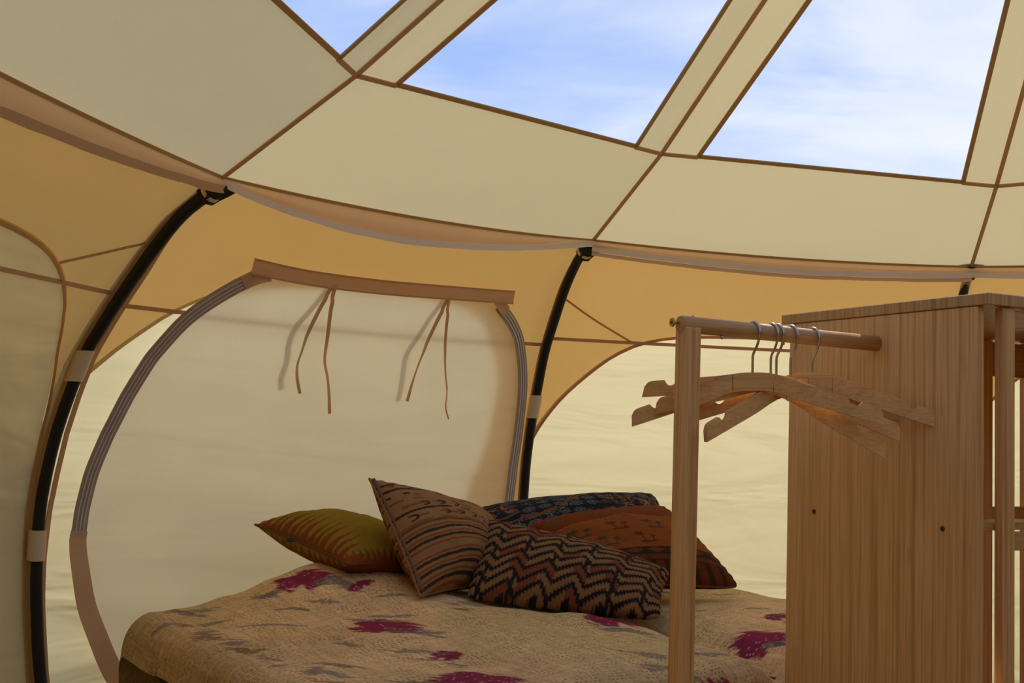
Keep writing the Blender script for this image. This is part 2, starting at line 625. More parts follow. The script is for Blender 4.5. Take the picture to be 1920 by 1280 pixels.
P1 = [(2.64, 0.0), (2.70, 0.15), (2.774, 0.412), (2.806, 0.58), (2.82, 0.724), (2.82, 0.856), (2.803, 0.96), (2.773, 1.072), (2.728, 1.183), (2.673, 1.294), (2.605, 1.381), (2.525, 1.473), (2.426, 1.576), (2.334, 1.656), (2.251, 1.702), (2.206, 1.723)]
P2 = [(2.50, 0.0), (2.55, 0.15), (2.62, 0.4), (2.65, 0.55), (2.665, 0.72), (2.662, 0.854), (2.649, 0.993), (2.618, 1.131), (2.573, 1.269), (2.521, 1.404), (2.45, 1.516), (2.373, 1.624), (2.279, 1.716), (2.205, 1.748)]
PAVG = [(0.5 * (np.interp(z, [q[1] for q in P1], [q[0] for q in P1]) + np.interp(z, [q[1] for q in P2], [q[0] for q in P2])), z) for z in np.linspace(0, 1.73, 22)]
EZ = {1: 1.746, 2: 1.767, 3: 1.744}
ER = {1: 2.204, 2: 2.187, 3: 2.199}
MZ = {1: 1.963, 2: 1.979, 3: 1.953}
MR = {1: 1.778, 2: 1.756, 3: 1.808}


def prof(k):
    k = k % NP
    return P1 if k in (0, 1) else P2 if k in (2, 3) else PAVG


def enode(k):
    q = k % NP
    return np.array([CX, CY, 0]) + dirk(k) * ER.get(q, 2.197) + np.array([0, 0, EZ.get(q, 1.75)])


def mnode(k):
    q = k % NP
    return np.array([CX, CY, 0]) + dirk(k) * MR.get(q, 1.78) + np.array([0, 0, MZ.get(q, 1.963)])


APEX = np.array([CX, CY, 3.07])
OFF = 0.04


def jpoint(k, z):
    """canvas corner behind pole k at height z (arrays)"""
    q = k % NP
    pr = np.array(prof(k))
    ez, er = EZ.get(q, 1.75), ER.get(q, 2.197)
    zs = np.r_[pr[:, 1][pr[:, 1] < ez - 0.035], ez]
    rs = np.r_[pr[:, 0][pr[:, 1] < ez - 0.035] + OFF, er]
    z = np.asarray(z, float)
    r = np.interp(z, zs, rs)
    d = dirk(k)
    return np.stack([CX + r * d[0], CY + r * d[1], z], -1)


SAG = {0: 0.012, 1: 0.022, 2: 0.016}


def zt(k, u):
    """height of the eave edge along sector k"""
    a, b = EZ.get(k % NP, 1.75), EZ.get((k + 1) % NP, 1.75)
    return a * (1 - u) + b * u


def wallS(k, u, z, off=0.0):
    """wall canvas of sector k (pole k to pole k+1); u across, z up; off > 0 is outward"""
    u = np.asarray(u, float)
    z = np.asarray(z, float)
    u, z = np.broadcast_arrays(u, z)
    top = zt(k, u)
    za = z * EZ.get(k % NP, 1.75) / top
    zb = z * EZ.get((k + 1) % NP, 1.75) / top
    p = jpoint(k, za) * (1 - u)[..., None] + jpoint(k + 1, zb) * u[..., None]
    sag = SAG.get(k % NP, 0.015) * 4 * u * (1 - u) * sstep(1.35, 1.75, z)
    p = p - sag[..., None] * np.array([0, 0, 1.0])
    # small slack ripples of the cloth, fading out at the poles
    am = (u * (1 - u) * 4) * sstep(0, 0.2, z) * (1 - sstep(1.5, 1.74, z))
    rp = (fbm(u * 2.2 + 5 * k, z * 4.0, seed=k) - 0.5) * 0.03
    low = sstep(1.0, 0.5, z) * np.sin(z * 40 + 9 * u + 4 * fbm(u * 3, z * 3, 9 + k)) * 0.008 * (0.25 + 0.75 * np.exp(-(u / 0.3) ** 2))
    mid = 0.5 * (az(k) + az(k + 1))
    o = np.array([math.sin(mid), math.cos(mid), 0.0])
    return p + (off + am * (rp + low))[..., None] * o


def onrm(k):
    mid = 0.5 * (az(k) + az(k + 1))
    return np.array([math.sin(mid), math.cos(mid), 0.25])


ARCH1 = [(0.010, 0.12), (0.008, 0.40), (0.008, 0.62), (0.008, 0.90), (0.010, 1.06), (0.024, 1.205), (0.054, 1.284), (0.086, 1.355), (0.132, 1.436), (0.20, 1.500), (0.30, 1.535), (0.43, 1.552), (0.57, 1.555), (0.70, 1.546), (0.784, 1.509), (0.835, 1.443), (0.882, 1.318), (0.891, 1.146), (0.878, 1.01), (0.852, 0.894), (0.84, 0.70), (0.84, 0.40), (0.83, 0.12)]
_l2 = [(0.03, 0.12), (0.022, 0.40), (0.014, 0.70), (0.010, 0.92), (0.012, 1.05), (0.028, 1.13), (0.066, 1.234), (0.118, 1.327), (0.172, 1.401), (0.228, 1.449), (0.288, 1.473), (0.338, 1.482), (0.42, 1.488)]
ARCH2 = _l2 + [(0.5, 1.49)] + [(1 - u, z) for u, z in _l2[::-1]]
_r0 = [(0.38, 1.553), (0.274, 1.534), (0.195, 1.5), (0.133, 1.448), (0.083, 1.37), (0.040, 1.25), (0.018, 1.1), (0.012, 0.8), (0.012, 0.4), (0.02, 0.12)]
ARCH0 = _r0[::-1] + [(0.5, 1.555)] + [(1 - u, z) for u, z in _r0]


def arch(k):
    k = k % NP
    return {0: ARCH0, 1: ARCH1}.get(k, ARCH2)


def wall_border(k, A):
    """double canvas around the arch opening, loft in (u,z)"""
    n = len(A)
    c = np.array([0.5, 0.75])
    top = 1.0
    B = []
    for u, z in A:
        d = np.array([u, z]) - c
        ts = []
        ts.append(((1.0 if d[0] > 0 else 0.0) - c[0]) / d[0] if abs(d[0]) > 1e-9 else 1e9)
        ts.append(((1.745 if d[1] > 0 else 0.0) - c[1]) / d[1] if abs(d[1]) > 1e-9 else 1e9)
        t = min(x for x in ts if x > 0)
        q = c + d * t
        B.append(q)
    B = np.array(B)
    # snap the nearest loop points to the four corners so that the panel stays rectangular
    for cu, cz in ((0, 0), (1, 0), (0, 1.745), (1, 1.745)):
        i = np.argmin((B[:, 0] - cu) ** 2 + (B[:, 1] - cz) ** 2)
        B[i] = (cu, cz)
    S = np.linspace(0, 1, 11)
    UV = A[:, None, :] * (1 - S)[None, :, None] + B[:, None, :] * S[None, :, None]
    u, z = UV[..., 0], UV[..., 1]
    z = np.where(z > 1.5, 1.5 + (z - 1.5) * (zt(k, u) - 1.5) / 0.245, z)
    V = wallS(k, u, z)
    return V.reshape(-1, 3), grid_faces(n, 11, wrap_u=True)


def arch_fill(k, A, off, rings=16, grow=1.014):
    c = np.array([0.5, 0.80])
    S = np.linspace(0.0, grow, rings)
    UV = c + (A - c)[:, None, :] * S[None, :, None]
    V = wallS(k, np.clip(UV[..., 0], 0.001, 0.999), UV[..., 1], off)
    return V.reshape(-1, 3), grid_faces(len(A), rings, wrap_u=True)


def wallpath(k, uz, off, n=40):
    p = resample(uz, n)
    return wallS(k, p[:, 0], p[:, 1], off)


# ground and floor
ground = mesh('ground', [(-30, -30, -0.02), (30, -30, -0.02), (30, 30, -0.02), (-30, 30, -0.02)], [(0, 1, 2, 3)], MT['ground'], smooth=False)
tag(ground, 'dry grass ground outside around the tent', 'ground', kind='structure')
fv = [jpoint(k, np.array(0.0)) for k in range(NP)]
floor = mesh('floor', [(CX, CY, 0)] + [tuple(v) for v in fv], [(0, 1 + (i + 1) % NP, 1 + i) for i in range(NP)], MT['floor'], smooth=False)
tag(floor, 'beige groundsheet floor inside the tent', 'floor', kind='structure')

WALL = {0: ('wall_left', 'shaded canvas wall panel with a greyish arched inset beside the first black pole'),
        1: ('wall_back', 'golden canvas wall panel behind the bed around the zipped arch'),
        2: ('wall_right', 'golden canvas wall panel with a bright cream arch behind the hangers'),
        3: ('wall_far_right', 'golden canvas wall panel behind the bamboo shelf unit')}
wall_objs = {}
for k in range(NP):
    A = resample(arch(k), 120, closed=True)
    V, Fc = wall_border(k, A)
    if k in WALL:
        nm, lb = WALL[k]
    else:
        nm, lb = 'wall_behind', 'golden canvas wall panel with a cream arch on the opposite side of the tent'
    w = mesh(nm, V, Fc, MT['yellow'])
    tag(w, lb, 'tent wall', kind='structure')
    if k not in WALL:
        w['group'] = 'canvas wall panels on the opposite side'
    wall_objs[k] = w
    V, Fc = arch_fill(k, A, 0.006 if k == 0 else 0.010, grow=1.016)
    mesh('arch_canvas', V, Fc, MT['cream'], w)
    if k == 0 or k > 3:
        V, Fc = arch_fill(k, A, 0.002, grow=1.016)
        mesh('arch_dim_lining', V, Fc, MT['lining'] if k == 0 else MT['yellow'], w)  # on the far-side panels an unseen extra layer, added to cut light from behind
    # stitched edge of the arch
    if k in (0, 2, 3):
        p = wallS(k, A[:, 0], A[:, 1], -0.003)
        tape('arch_seam', p, np.tile(onrm(k), (len(p), 1)), 0.010, 0.002, MT['soft'], w, closed=True)
    # horizontal seam
    zs = {0: 1.469, 1: 1.432, 2: 1.455}.get(k, 1.45)
    if k < 4:
        uu = np.linspace(0.0, 1.0, 40)
        dz = -0.008 * np.sin(uu * PI) if k == 1 else -0.010 * uu
        tape('wall_seam', wallS(k, uu, zs + dz, -0.004), onrm(k), 0.012, 0.002, MT['tape'], w)
    if k == 0:
        tape('corner_seam', wallpath(0, [(0.816, 1.502), (0.90, 1.545), (0.987, 1.588)], -0.003, 12), onrm(0), 0.007, 0.002, MT['soft'], w)
    if k == 2:
        tape('corner_seam', wallpath(2, [(0.01, 1.60), (0.10, 1.53), (0.205, 1.455)], -0.003, 12), onrm(2), 0.007, 0.002, MT['soft'], w)
    # corner seam tape behind the pole
    if k < 4:
        zz_ = np.linspace(0.0, 1.70, 50)
        pts = wallS(1, 0.030 - 0.012 * sstep(1.5, 1.7, zz_) - 0.008 * sstep(1.0, 0.6, zz_), zz_, -0.006) if k == 1 else jpoint(k, zz_) - dirk(k) * 0.004
        if k == 1:
            cp = np.linspace(0.0, 1.735, 70)
            tape('corner_tape', jpoint(1, cp) + dirk(1) * 0.002, dirk(1) + np.array([0, 0, 0.3]), 0.026, 0.003, MT['yellow'], w)
        tape('pole_seam', pts, dirk(k) + np.array([0, 0, 0.3]), 0.016, 0.003, MT['tape'], w)

# ------------------------------------------------------------------ eave flaps and hems
for k in range(4):
    w = wall_objs[k]
    u = np.linspace(0.0, 1.0, 60)
    top = wallS(k, u, zt(k, u), -0.004)
    if k == 0:
        depth = 0.030 + 0.055 * (1 - u) ** 0.7
    elif k == 1:
        depth = 0.014 + 0.058 * np.clip(np.sin(np.clip(u * 1.02, 0, 1) ** 0.8 * PI), 0, 1)
    else:
        depth = 0.030 + 0.012 * np.sin(u * PI)
    depth = depth + 0.006 * (fbm(u * 7, u * 0 + k, 3) - 0.5)
    inn = -np.array([math.sin(0.5 * (az(k) + az(k + 1))), math.cos(0.5 * (az(k) + az(k + 1))), 0])
    rows = []
    for s in np.linspace(0, 1, 6):
        rows.append(top - np.outer(depth * s, [0, 0, 1]) + np.outer(0.012 * math.sin(s * PI) + 0.006 * s + 0.01 * (fbm(u * 9, u * 0 + s * 2, k) - 0.5) * s, inn))
    V = np.stack(rows, 1)
    mesh('eave_flap', V.reshape(-1, 3), grid_faces(60, 6), MT['peach'], w)
    bot = V[:, -1] + inn * 0.004
    hw = 0.019 if k else 0.020
    tape('hem_tape' if k == 0 else 'eave_zip', bot, np.tile(inn + np.array([0, 0, -0.35]), (60, 1)), hw * (1 + 0.3 * (fbm(u * 14, u * 0, 5) - 0.5)), 0.003, MT['tape'] if k == 0 else MT['hem'], w)
    tape('roof_edge_seam', top + inn * 0.006, np.tile(inn + np.array([0, 0, -0.8]), (60, 1)), 0.008, 0.003, MT['bind'], w)
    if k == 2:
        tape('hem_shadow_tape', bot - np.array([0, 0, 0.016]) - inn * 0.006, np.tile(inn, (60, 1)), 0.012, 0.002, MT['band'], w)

# ------------------------------------------------------------------ roof
cap = []
CAPT = 0.70


def roofline(k, t):
    t = np.asarray(t, float)[..., None]
    return mnode(k) * (1 - t) + APEX * t


ceil_v = [APEX]
for k in range(NP):
    ceil_v.append(roofline(k, CAPT))
ceiling = mesh('ceiling', ceil_v, [(0, 1 + i, 1 + (i + 1) % NP) for i in range(NP)], MT['roof'], smooth=False)
tag(ceiling, 'cream canvas tent roof of lower panels and strips around clear windows', 'ceiling', kind='structure')

SW = 0.110
for k in range(NP):
    m0, m1 = mnode(k), mnode(k + 1)
    # lower panel between eave and window ring
    nu, nv = 34, 16
    u, v = np.meshgrid(np.linspace(0, 1, nu), np.linspace(0, 1, nv), indexing='ij')
    edge = wallS(k, u, zt(k, u))
    mid = m0 * (1 - u)[..., None] + m1 * u[..., None]
    V = edge * (1 - v)[..., None] + mid * v[..., None]
    belly = 0.018 * np.sin(u * PI) * np.sin(v * PI) + 0.004 * (fbm(u * 5 + k, v * 4, 21) - 0.5) * np.sin(u * PI)
    V[..., 2] -= belly
    mesh('roof_panel', V.reshape(-1, 3), grid_faces(nu, nv), MT['roof'], ceiling)
    # upper ring: strips beside each seam, clear window between
    ch = np.linalg.norm(m1 - m0)
    T = np.linspace(0, CAPT, 24)
    L, Rr = roofline(k, T), roofline(k + 1, T)
    wv = (Rr - L) / np.linalg.norm(Rr - L, axis=1, keepdims=True)
    wid = np.minimum(SW / 0.95, 0.47 * np.linalg.norm(Rr - L, axis=1))[:, None]
    Li, Ri = L + wv * wid, Rr - wv * wid
    up = norm(np.cross(m1 - m0, APEX - m0))
    if up[2] < 0:
        up = -up
    for nm_, a, b in (('roof_strip', L, Li), ('roof_strip', Ri, Rr)):
        s = np.linspace(0, 1, 6)
        G = a[:, None] * (1 - s)[None, :, None] + b[:, None] * s[None, :, None]
        puck = (0.06 * np.linspace(0, 1, 24) * np.exp(-np.linspace(0, 1, 24) * 16))[:, None] * np.sin(s * 22)[None, :]
        G = G + puck[..., None] * up
        mesh(nm_, G.reshape(-1, 3), grid_faces(24, 6), MT['roof'], ceiling)
    # window pane and its binding
    wname = 'window_%d' % (k + 1)
    s = np.linspace(0, 1, 12)
    G = Li[:, None] * (1 - s)[None, :, None] + Ri[:, None] * s[None, :, None]
    bulge = np.sin(np.linspace(0, 1, 24) * PI)[:, None] * np.sin(s * PI)[None, :] * -0.006
    G = G + bulge[..., None] * up
    wn_ = mesh(wname, G.reshape(-1, 3), grid_faces(24, 12), MT['vinyl'])
    lbl = {0: 'clear vinyl roof window above the shaded roof panel', 1: 'clear vinyl roof window above the zipped arch showing blue sky', 2: 'clear vinyl roof window above the bright cream arch showing streaky cloud', 3: 'clear vinyl roof window above the bamboo shelf unit'}.get(k, 'clear vinyl roof window on the opposite side of the tent')
    tag(wn_, lbl, 'window', kind='structure')
    if k > 3:
        wn_['group'] = 'roof windows on the opposite side'
    inw = -up * 0.004
    for pts in (Li + inw, Ri + inw):
        tape('window_binding', pts, np.tile(up, (24, 1)), 0.014, 0.004, MT['bind'], wn_)
    bt = m0 + (m1 - m0) * np.linspace((wid[0, 0]) / ch, 1 - wid[0, 0] / ch, 14)[:, None]
    tape('window_binding', bt + inw, np.tile(up, (14, 1)), 0.014, 0.004, MT['bind'], wn_)
    # seam tapes: radial, and short mid ring pieces across the strips
    e = enode(k)
    t = np.linspace(0, 1, 14)[:, None]
    tape('seam_tape', e * (1 - t) + m0 * t - np.array([0, 0, 0.006]), np.tile(up, (14, 1)), 0.012, 0.004, MT['tape'], ceiling)
    tape('seam_tape', L - np.array([0, 0, 0.006]), np.tile(up, (24, 1)), 0.013, 0.004, MT['tape'], ceiling)
    for a, b in ((0.0, wid[0, 0] / ch), (1 - wid[0, 0] / ch, 1.0)):
        q = m0 + (m1 - m0) * np.linspace(a, b, 4)[:, None] - np.array([0, 0, 0.006])
        tape('seam_tape', q, np.tile(up, (4, 1)), 0.013, 0.004, MT['tape'], ceiling)

# ------------------------------------------------------------------ zipped arch panel in the back wall
FL = -0.022
ZIPL = [(0.222, 1.545), (0.189, 1.500), (0.148, 1.42), (0.125, 1.322), (0.105, 1.197), (0.091, 1.081), (0.079, 0.972), (0.073, 0.85), (0.070, 0.759), (0.082, 0.609), (0.101, 0.489), (0.128, 0.375), (0.165, 0.25), (0.22, 0.14)]
ZIPR = [(0.817, 1.548), (0.874, 1.493), (0.92, 1.416), (0.951, 1.285), (0.962, 1.129), (0.961, 0.99), (0.956, 0.842), (0.945, 0.65), (0.92, 0.45), (0.88, 0.28), (0.83, 0.15)]
loop = np.vstack([resample(ZIPL[::-1], 46), resample([(0.24, 1.562), (0.40, 1.560), (0.50, 1.556), (0.65, 1.562), (0.80, 1.566)], 26), resample(ZIPR, 46), np.array([(0.72, 0.10), (0.55, 0.08), (0.40, 0.09), (0.30, 0.10)])])
V, Fc = arch_fill(1, loop, FL, 40, 1.015)
V = np.asarray(V)
door = mesh('door_1', V, Fc, MT['flap'])
tag(door, 'grey-beige zipped canvas flap with an arched zip behind the pillows', 'tent flap', kind='structure')


def zip_run(pts_uv, n, parent):
    p = resample(pts_uv, n)
    c = wallS(1, p[:, 0], p[:, 1], FL - 0.010)
    r = np.tile(onrm(1), (n, 1))
    tape('zip_tape', c, r, 0.042, 0.004, MT['zip'], parent)
    t, s, nn = frames(c, r)
    for o_, m_ in ((-0.011, 'coil'), (0.0, 'coil'), (0.010, 'coil')):
        tape('zip_coil', c + s * o_ - nn * 0.003, r, 0.0035, 0.004, MT[m_], parent)
    return c, s, nn


upper = [q for q in ZIPL if q[1] > 0.80] + [(0.0705, 0.785)]
cL, sL, nL = zip_run(upper[1:] if False else upper, 60, door)
zip_run([q for q in ZIPR], 60, door)
# folded canvas strip covering the lower part of the zip
lowp = resample([(0.0705, 0.80), (0.070, 0.759), (0.083, 0.609), (0.103, 0.489), (0.130, 0.375), (0.167, 0.25), (0.22, 0.14)], 30)
tape('zip_cover', wallS(1, lowp[:, 0], lowp[:, 1], FL - 0.014), np.tile(onrm(1), (30, 1)), np.linspace(0.046, 0.062, 30), 0.005, MT['cover'], door)
# top band
bm_ = resample([(0.202, 1.572), (0.32, 1.562), (0.489, 1.5625), (0.68, 1.572), (0.847, 1.5785)], 40)
bc = wallS(1, bm_[:, 0], bm_[:, 1], FL - 0.014)
band = tape('top_band', bc, np.tile(onrm(1), (40, 1)), 0.046, 0.004, MT['band'], door)
for o_ in (-0.0205, 0.0205):
    t_, s_, n_ = frames(bc, np.tile(onrm(1), (40, 1)))
    tape('band_edge', bc + s_ * o_ - n_ * 0.002, np.tile(onrm(1), (40, 1)), 0.005, 0.003, MT['tape'], band)
# short brown ends of the zip under the band
for q in ([(0.245, 1.556), (0.222, 1.542), (0.205, 1.522)], [(0.806, 1.566), (0.824, 1.545), (0.842, 1.528)]):
    r_ = resample(q, 6)
    tape('zip_end', wallS(1, r_[:, 0], r_[:, 1], FL - 0.0165), np.tile(onrm(1), (6, 1)), 0.040, 0.004, MT['band'], door)
# ribbons hanging from the band, inside and outside of the flap
RIB = [([(0.383, 1.55), (0.380, 1.50), (0.382, 1.42), (0.388, 1.35), (0.396, 1.28), (0.416, 1.215)], FL - 0.028, 0.012),
       ([(0.387, 1.55), (0.402, 1.48), (0.425, 1.40), (0.441, 1.33), (0.462, 1.27), (0.478, 1.21), (0.488, 1.155)], FL - 0.030, 0.012),
       ([(0.668, 1.55), (0.664, 1.48), (0.662, 1.40), (0.660, 1.30), (0.657, 1.205)], FL - 0.026, 0.012),
       ([(0.671, 1.55), (0.690, 1.47), (0.708, 1.40), (0.728, 1.32), (0.746, 1.25), (0.752, 1.19), (0.765, 1.15)], FL - 0.028, 0.010)]
for q, o_, w_ in RIB:
    r_ = resample(q, 24)
    ww = np.linspace(w_, w_ * 0.85, 24)
    if w_ < 0.012:
        ww = np.where(np.arange(24) > 17, 0.005, ww)
    tw = np.linspace(0, 1, 24)
    ref = np.tile(onrm(1), (24, 1)) + np.outer(0.6 * np.sin(tw * 7), [0.8, 0.6, 0])
    tape('tie_ribbon', wallS(1, r_[:, 0], r_[:, 1], o_ + 0.008 * (tw < 0.12)), ref, ww, 0.002, MT['band'], door)
ROUT = [[(0.385, 1.55), (0.372, 1.47), (0.362, 1.42), (0.366, 1.36), (0.378, 1.31), (0.378, 1.26), (0.386, 1.225)],
        [(0.668, 1.55), (0.655, 1.49), (0.645, 1.42), (0.634, 1.36), (0.642, 1.30), (0.646, 1.25), (0.646, 1.205)]]
for q in ROUT:
    r_ = resample(q, 24)
    tape('outer_ribbon', wallS(1, r_[:, 0], r_[:, 1], FL + 0.003), np.tile(onrm(1), (24, 1)), 0.020, 0.001, MT['flap'], door)

# ------------------------------------------------------------------ black bowed poles
POLE_LABEL = {1: 'black bowed tent pole with canvas loops beside the zipped arch and shaded wall',
              2: 'black bowed tent pole between the zipped arch and the bright cream arch',
              3: 'black bowed tent pole rising behind the bamboo shelf unit'}
for k in (1, 2, 3):
    pr = prof(k)
    base_pt = np.array([CX, CY, 0]) + dirk(k) * pr[0][0]
    e = empty('tent_pole', tuple(base_pt))
    tag(e, POLE_LABEL[k], 'tent pole', 'bowed tent poles around the wall')
    rz = resample(pr, 70)
    pts = np.array([CX, CY, 0]) + rz[:, :1] * dirk(k) + rz[:, 1:] * np.array([0, 0, 1.0]) - base_pt
    tube('pole_shaft', pts, 0.0165, MT['black'], e, 14)
    # foot
    box('pole_foot', -0.03, 0.03, -0.03, 0.03, -0.001, 0.02, MT['black'], e, 0.004)
    # webbing pocket at the top: flared black piece
    topc = pts[-1]
    t_ = norm(pts[-1] - pts[-5])
    side = np.cross(t_, dirk(k))
    side = norm(side)
    outw = norm(np.cross(side, t_))
    rows = []
    for s, (a, wd, th) in enumerate([(-0.055, 0.020, 0.020), (-0.03, 0.022, 0.021), (-0.005, 0.030, 0.021), (0.014, 0.040, 0.018), (0.020, 0.041, 0.008)]):
        c = topc + t_ * a
        rows += [c + side * wd + outw * th, c - side * wd + outw * th, c - side * wd - outw * th, c + side * wd - outw * th]
    Fq = []
    for s in range(4):
        for j in range(4):
            Fq.append((s * 4 + j, s * 4 + (j + 1) % 4, s * 4 + 4 + (j + 1) % 4, s * 4 + 4 + j))
    Fq += [(3, 2, 1, 0), (16, 17, 18, 19)]
    pk = mesh('top_pocket', rows, Fq, MT['webbing'], e, smooth=False)
    fix_normals(pk)
    # pale strap round the neck
    ring = []
    for an in np.linspace(0, 2 * PI, 20, endpoint=False):
        ring.append(topc - t_ * 0.030 + side * 0.027 * math.cos(an) + outw * 0.025 * math.sin(an))
    ring = np.array(ring)
    tape('neck_strap', ring, norm(ring - (topc - t_ * 0.030)), 0.012, 0.002, MT['loop'], e, closed=True)
    # canvas loops round the shaft, sewn to the corner seam behind it
    zl = {1: (1.262, 0.765), 2: (1.205, 0.72), 3: (1.21, 0.72)}[k]
    for zc_ in zl:
        zz_ = np.linspace(zc_ + 0.042, zc_ - 0.042, 7)
        R_ = np.interp(zz_, [q[1] for q in sorted(pr, key=lambda q: q[1])], [q[0] for q in sorted(pr, key=lambda q: q[1])])
        cc = np.array([CX, CY, 0]) + R_[:, None] * dirk(k) + zz_[:, None] * np.array([0, 0, 1.0]) - base_pt
        sd = np.cross(dirk(k), [0, 0, 1.0])
        V = []
        prof_loop = [(-0.021 * math.cos(a_), 0.021 * math.sin(a_)) for a_ in np.linspace(-1.9, 1.9, 15)]
        prof_loop = [(0.048, -0.004)] + prof_loop + [(0.048, 0.004)]
        for c in cc:
            for a_, b_ in prof_loop:
                V.append(c + dirk(k) * a_ + sd * b_)
        mesh('canvas_loop', V, grid_faces(7, len(prof_loop)), MT['loop'], e)
    if k == 1:
        zk = np.array([0.985, 0.955, 0.935, 0.92])
        kc = jpoint(1, np.array(0.985)) - base_pt + np.array([0.03, -0.02, 0])
        kp = [kc + np.array(d_) for d_ in ((0, 0, 0.012), (0.012, 0.0, 0.006), (0.008, 0.004, -0.006), (-0.006, 0, -0.002), (0.002, 0, -0.012), (0.014, 0.003, -0.010))]
        tube('tie_knot', resample(kp, 24), 0.006, MT['loop'], e, 8)

# ------------------------------------------------------------------ daybed and quilt
K0 = np.array([-0.92, 2.83])
HB = np.array([0.8, 0.6])
QB = np.array([0.6, -0.8])
bed = empty('bed', (K0[0], K0[1], 0), math.atan2(0.6, 0.8))
# local axes: x along the wall, -y away from it
tag(bed, 'low bed with charcoal upholstered base standing under the quilt', 'bed')
box('bed_base', 0.03, 1.78, -1.14, -0.02, 0.06, 0.36, MT['charcoal'], bed, 0.02)
box('mattress', 0.03, 1.06, -1.14, -0.02, 0.36, 0.565, MT['charcoal'], bed, 0.045)
box('mattress', 1.10, 1.78, -1.14, -0.02, 0.36, 0.565, MT['charcoal'], bed, 0.045)
for x in (0.10, 1.70):
    for y in (-1.06, -0.10):
        box('bed_leg', x - 0.03, x + 0.03, y - 0.03, y + 0.03, 0.0, 0.06, MT['black'], bed, 0.005)


def edge1(s, r=0.055):
    """distance along the cloth past an edge at 0 -> horizontal position, drop (s<0 hangs)"""
    s = np.asarray(s, float)
    arc = r * PI / 2
    th = np.clip((r * 1.0 - s) / r, 0, PI / 2)
    pos = np.where(s > r, s, r - r * np.sin(th))
    drop = np.where(s > r, 0, r * (1 - np.cos(th)))
    drop = drop + np.where((r - s) > arc, (r - s) - arc, 0)
    pos = np.where((r - s) > arc, -0.008 * sstep(0, 0.3, (r - s) - arc), pos)
    return pos, drop


def quilt_top(a, b):
    z = 0.632
    z = z + 0.118 * np.exp(-((a - 0.54) / 0.32) ** 2 - ((b - 0.02) / 0.33) ** 2)
    z = z + 0.022 * np.exp(-((a - 0.72) / 0.34) ** 2 - ((b - 0.72) / 0.42) ** 2)
    z = z - 0.070 * np.exp(-((a - 1.13) / 0.075) ** 2) * sstep(0.25, 0.6, b)
    z = z + 0.010 * np.exp(-((a - 1.45) / 0.3) ** 2)
    z = z + 0.032 * (fbm(a * 4.5 + 3, b * 4.5, 31, 3) - 0.5) + 0.009 * (fbm(a * 16 + 3, b * 9, 37, 2) - 0.5)
    # a long soft fold running from the near-left edge
    z = z + 0.012 * np.exp(-((b - 0.52 - 0.35 * a) / 0.05) ** 2) * sstep(0.0, 0.15, a) * (1 - sstep(0.45, 0.7, a))
    return z


A_ = np.linspace(-0.125, 1.95, 470)
B_ = np.linspace(-0.24, 1.52, 400)
al, be = np.meshgrid(A_, B_, indexing='ij')
LB = 1.80
pa, da = edge1(al + 0.05)
pa = pa - 0.05
pb_, db_ = edge1(be)
pa2, da2 = edge1(LB - al)
pb2, db2 = edge1(1.17 - be)
ea = np.where(al < 0.9, pa, LB - pa2)
eb = np.where(be < 0.58, pb_, 1.17 - pb2)
da = np.where(al < 0.9, da, da2)
db_ = np.where(be < 0.58, db_, db2)
rag = 0.006 * (fbm(be * 9, al * 0, 17) - 0.5)
zq = quilt_top(ea, eb) - da - db_
# flare and ripple of the hanging cloth
hang = np.clip(da - 0.05, 0, 1)
ea = ea - np.where(al < 0.9, 1, -1) * (hang * (0.10 + 0.10 * np.sin(be * 16)))
hb = np.clip(db_ - 0.05, 0, 1)
eb = eb + np.where(be < 0.58, -1, 1) * (hb * (0.06 + 0.08 * np.sin(al * 14)))
zq = np.maximum(zq, 0.20)
XY = K0 + ea[..., None] * HB + eb[..., None] * QB
Vq = np.concatenate([XY, zq[..., None]], -1).reshape(-1, 3)
# print
af, bf = al.ravel(), be.ravel()
base_c = np.array([0.64, 0.43, 0.21])
n1 = fbm(af * 5, bf * 5, 41)
n2 = fbm(af * 22, bf * 22, 43)
colq = base_c * (0.80 + 0.4 * n1)[:, None]
olive = np.array([0.53, 0.41, 0.185])
mo = sstep(0.42, 0.62, fbm(af * 2.6, bf * 2.6, 47))[:, None]
colq = colq * (1 - 0.7 * mo) + olive * 0.7 * mo
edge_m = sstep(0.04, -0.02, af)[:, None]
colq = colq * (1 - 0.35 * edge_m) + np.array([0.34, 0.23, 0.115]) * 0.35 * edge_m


def patch(a, b, la, lb, ang, c, ragg=0.35, strength=1.0, seed=0):
    global colq
    ca, sa = math.cos(ang), math.sin(ang)
    x = ((af - a) * ca + (bf - b) * sa) / la
    y = (-(af - a) * sa + (bf - b) * ca) / lb
    d = np.sqrt(x * x + y * y) + ragg * (fbm((af + bf) * 18, (bf - af) * 85, 60 + seed, 3) - 0.5) * 2.4
    # a notch that splits the motif in two petals
    d = d + 0.9 * np.exp(-(x / 0.13) ** 2) * np.clip(y + 0.2, 0, 1)
    m = (sstep(1.05, 0.85, d) * strength)[:, None]
    colq = colq * (1 - m) + np.array(c) * (0.75 + 0.5 * n2)[:, None] * m


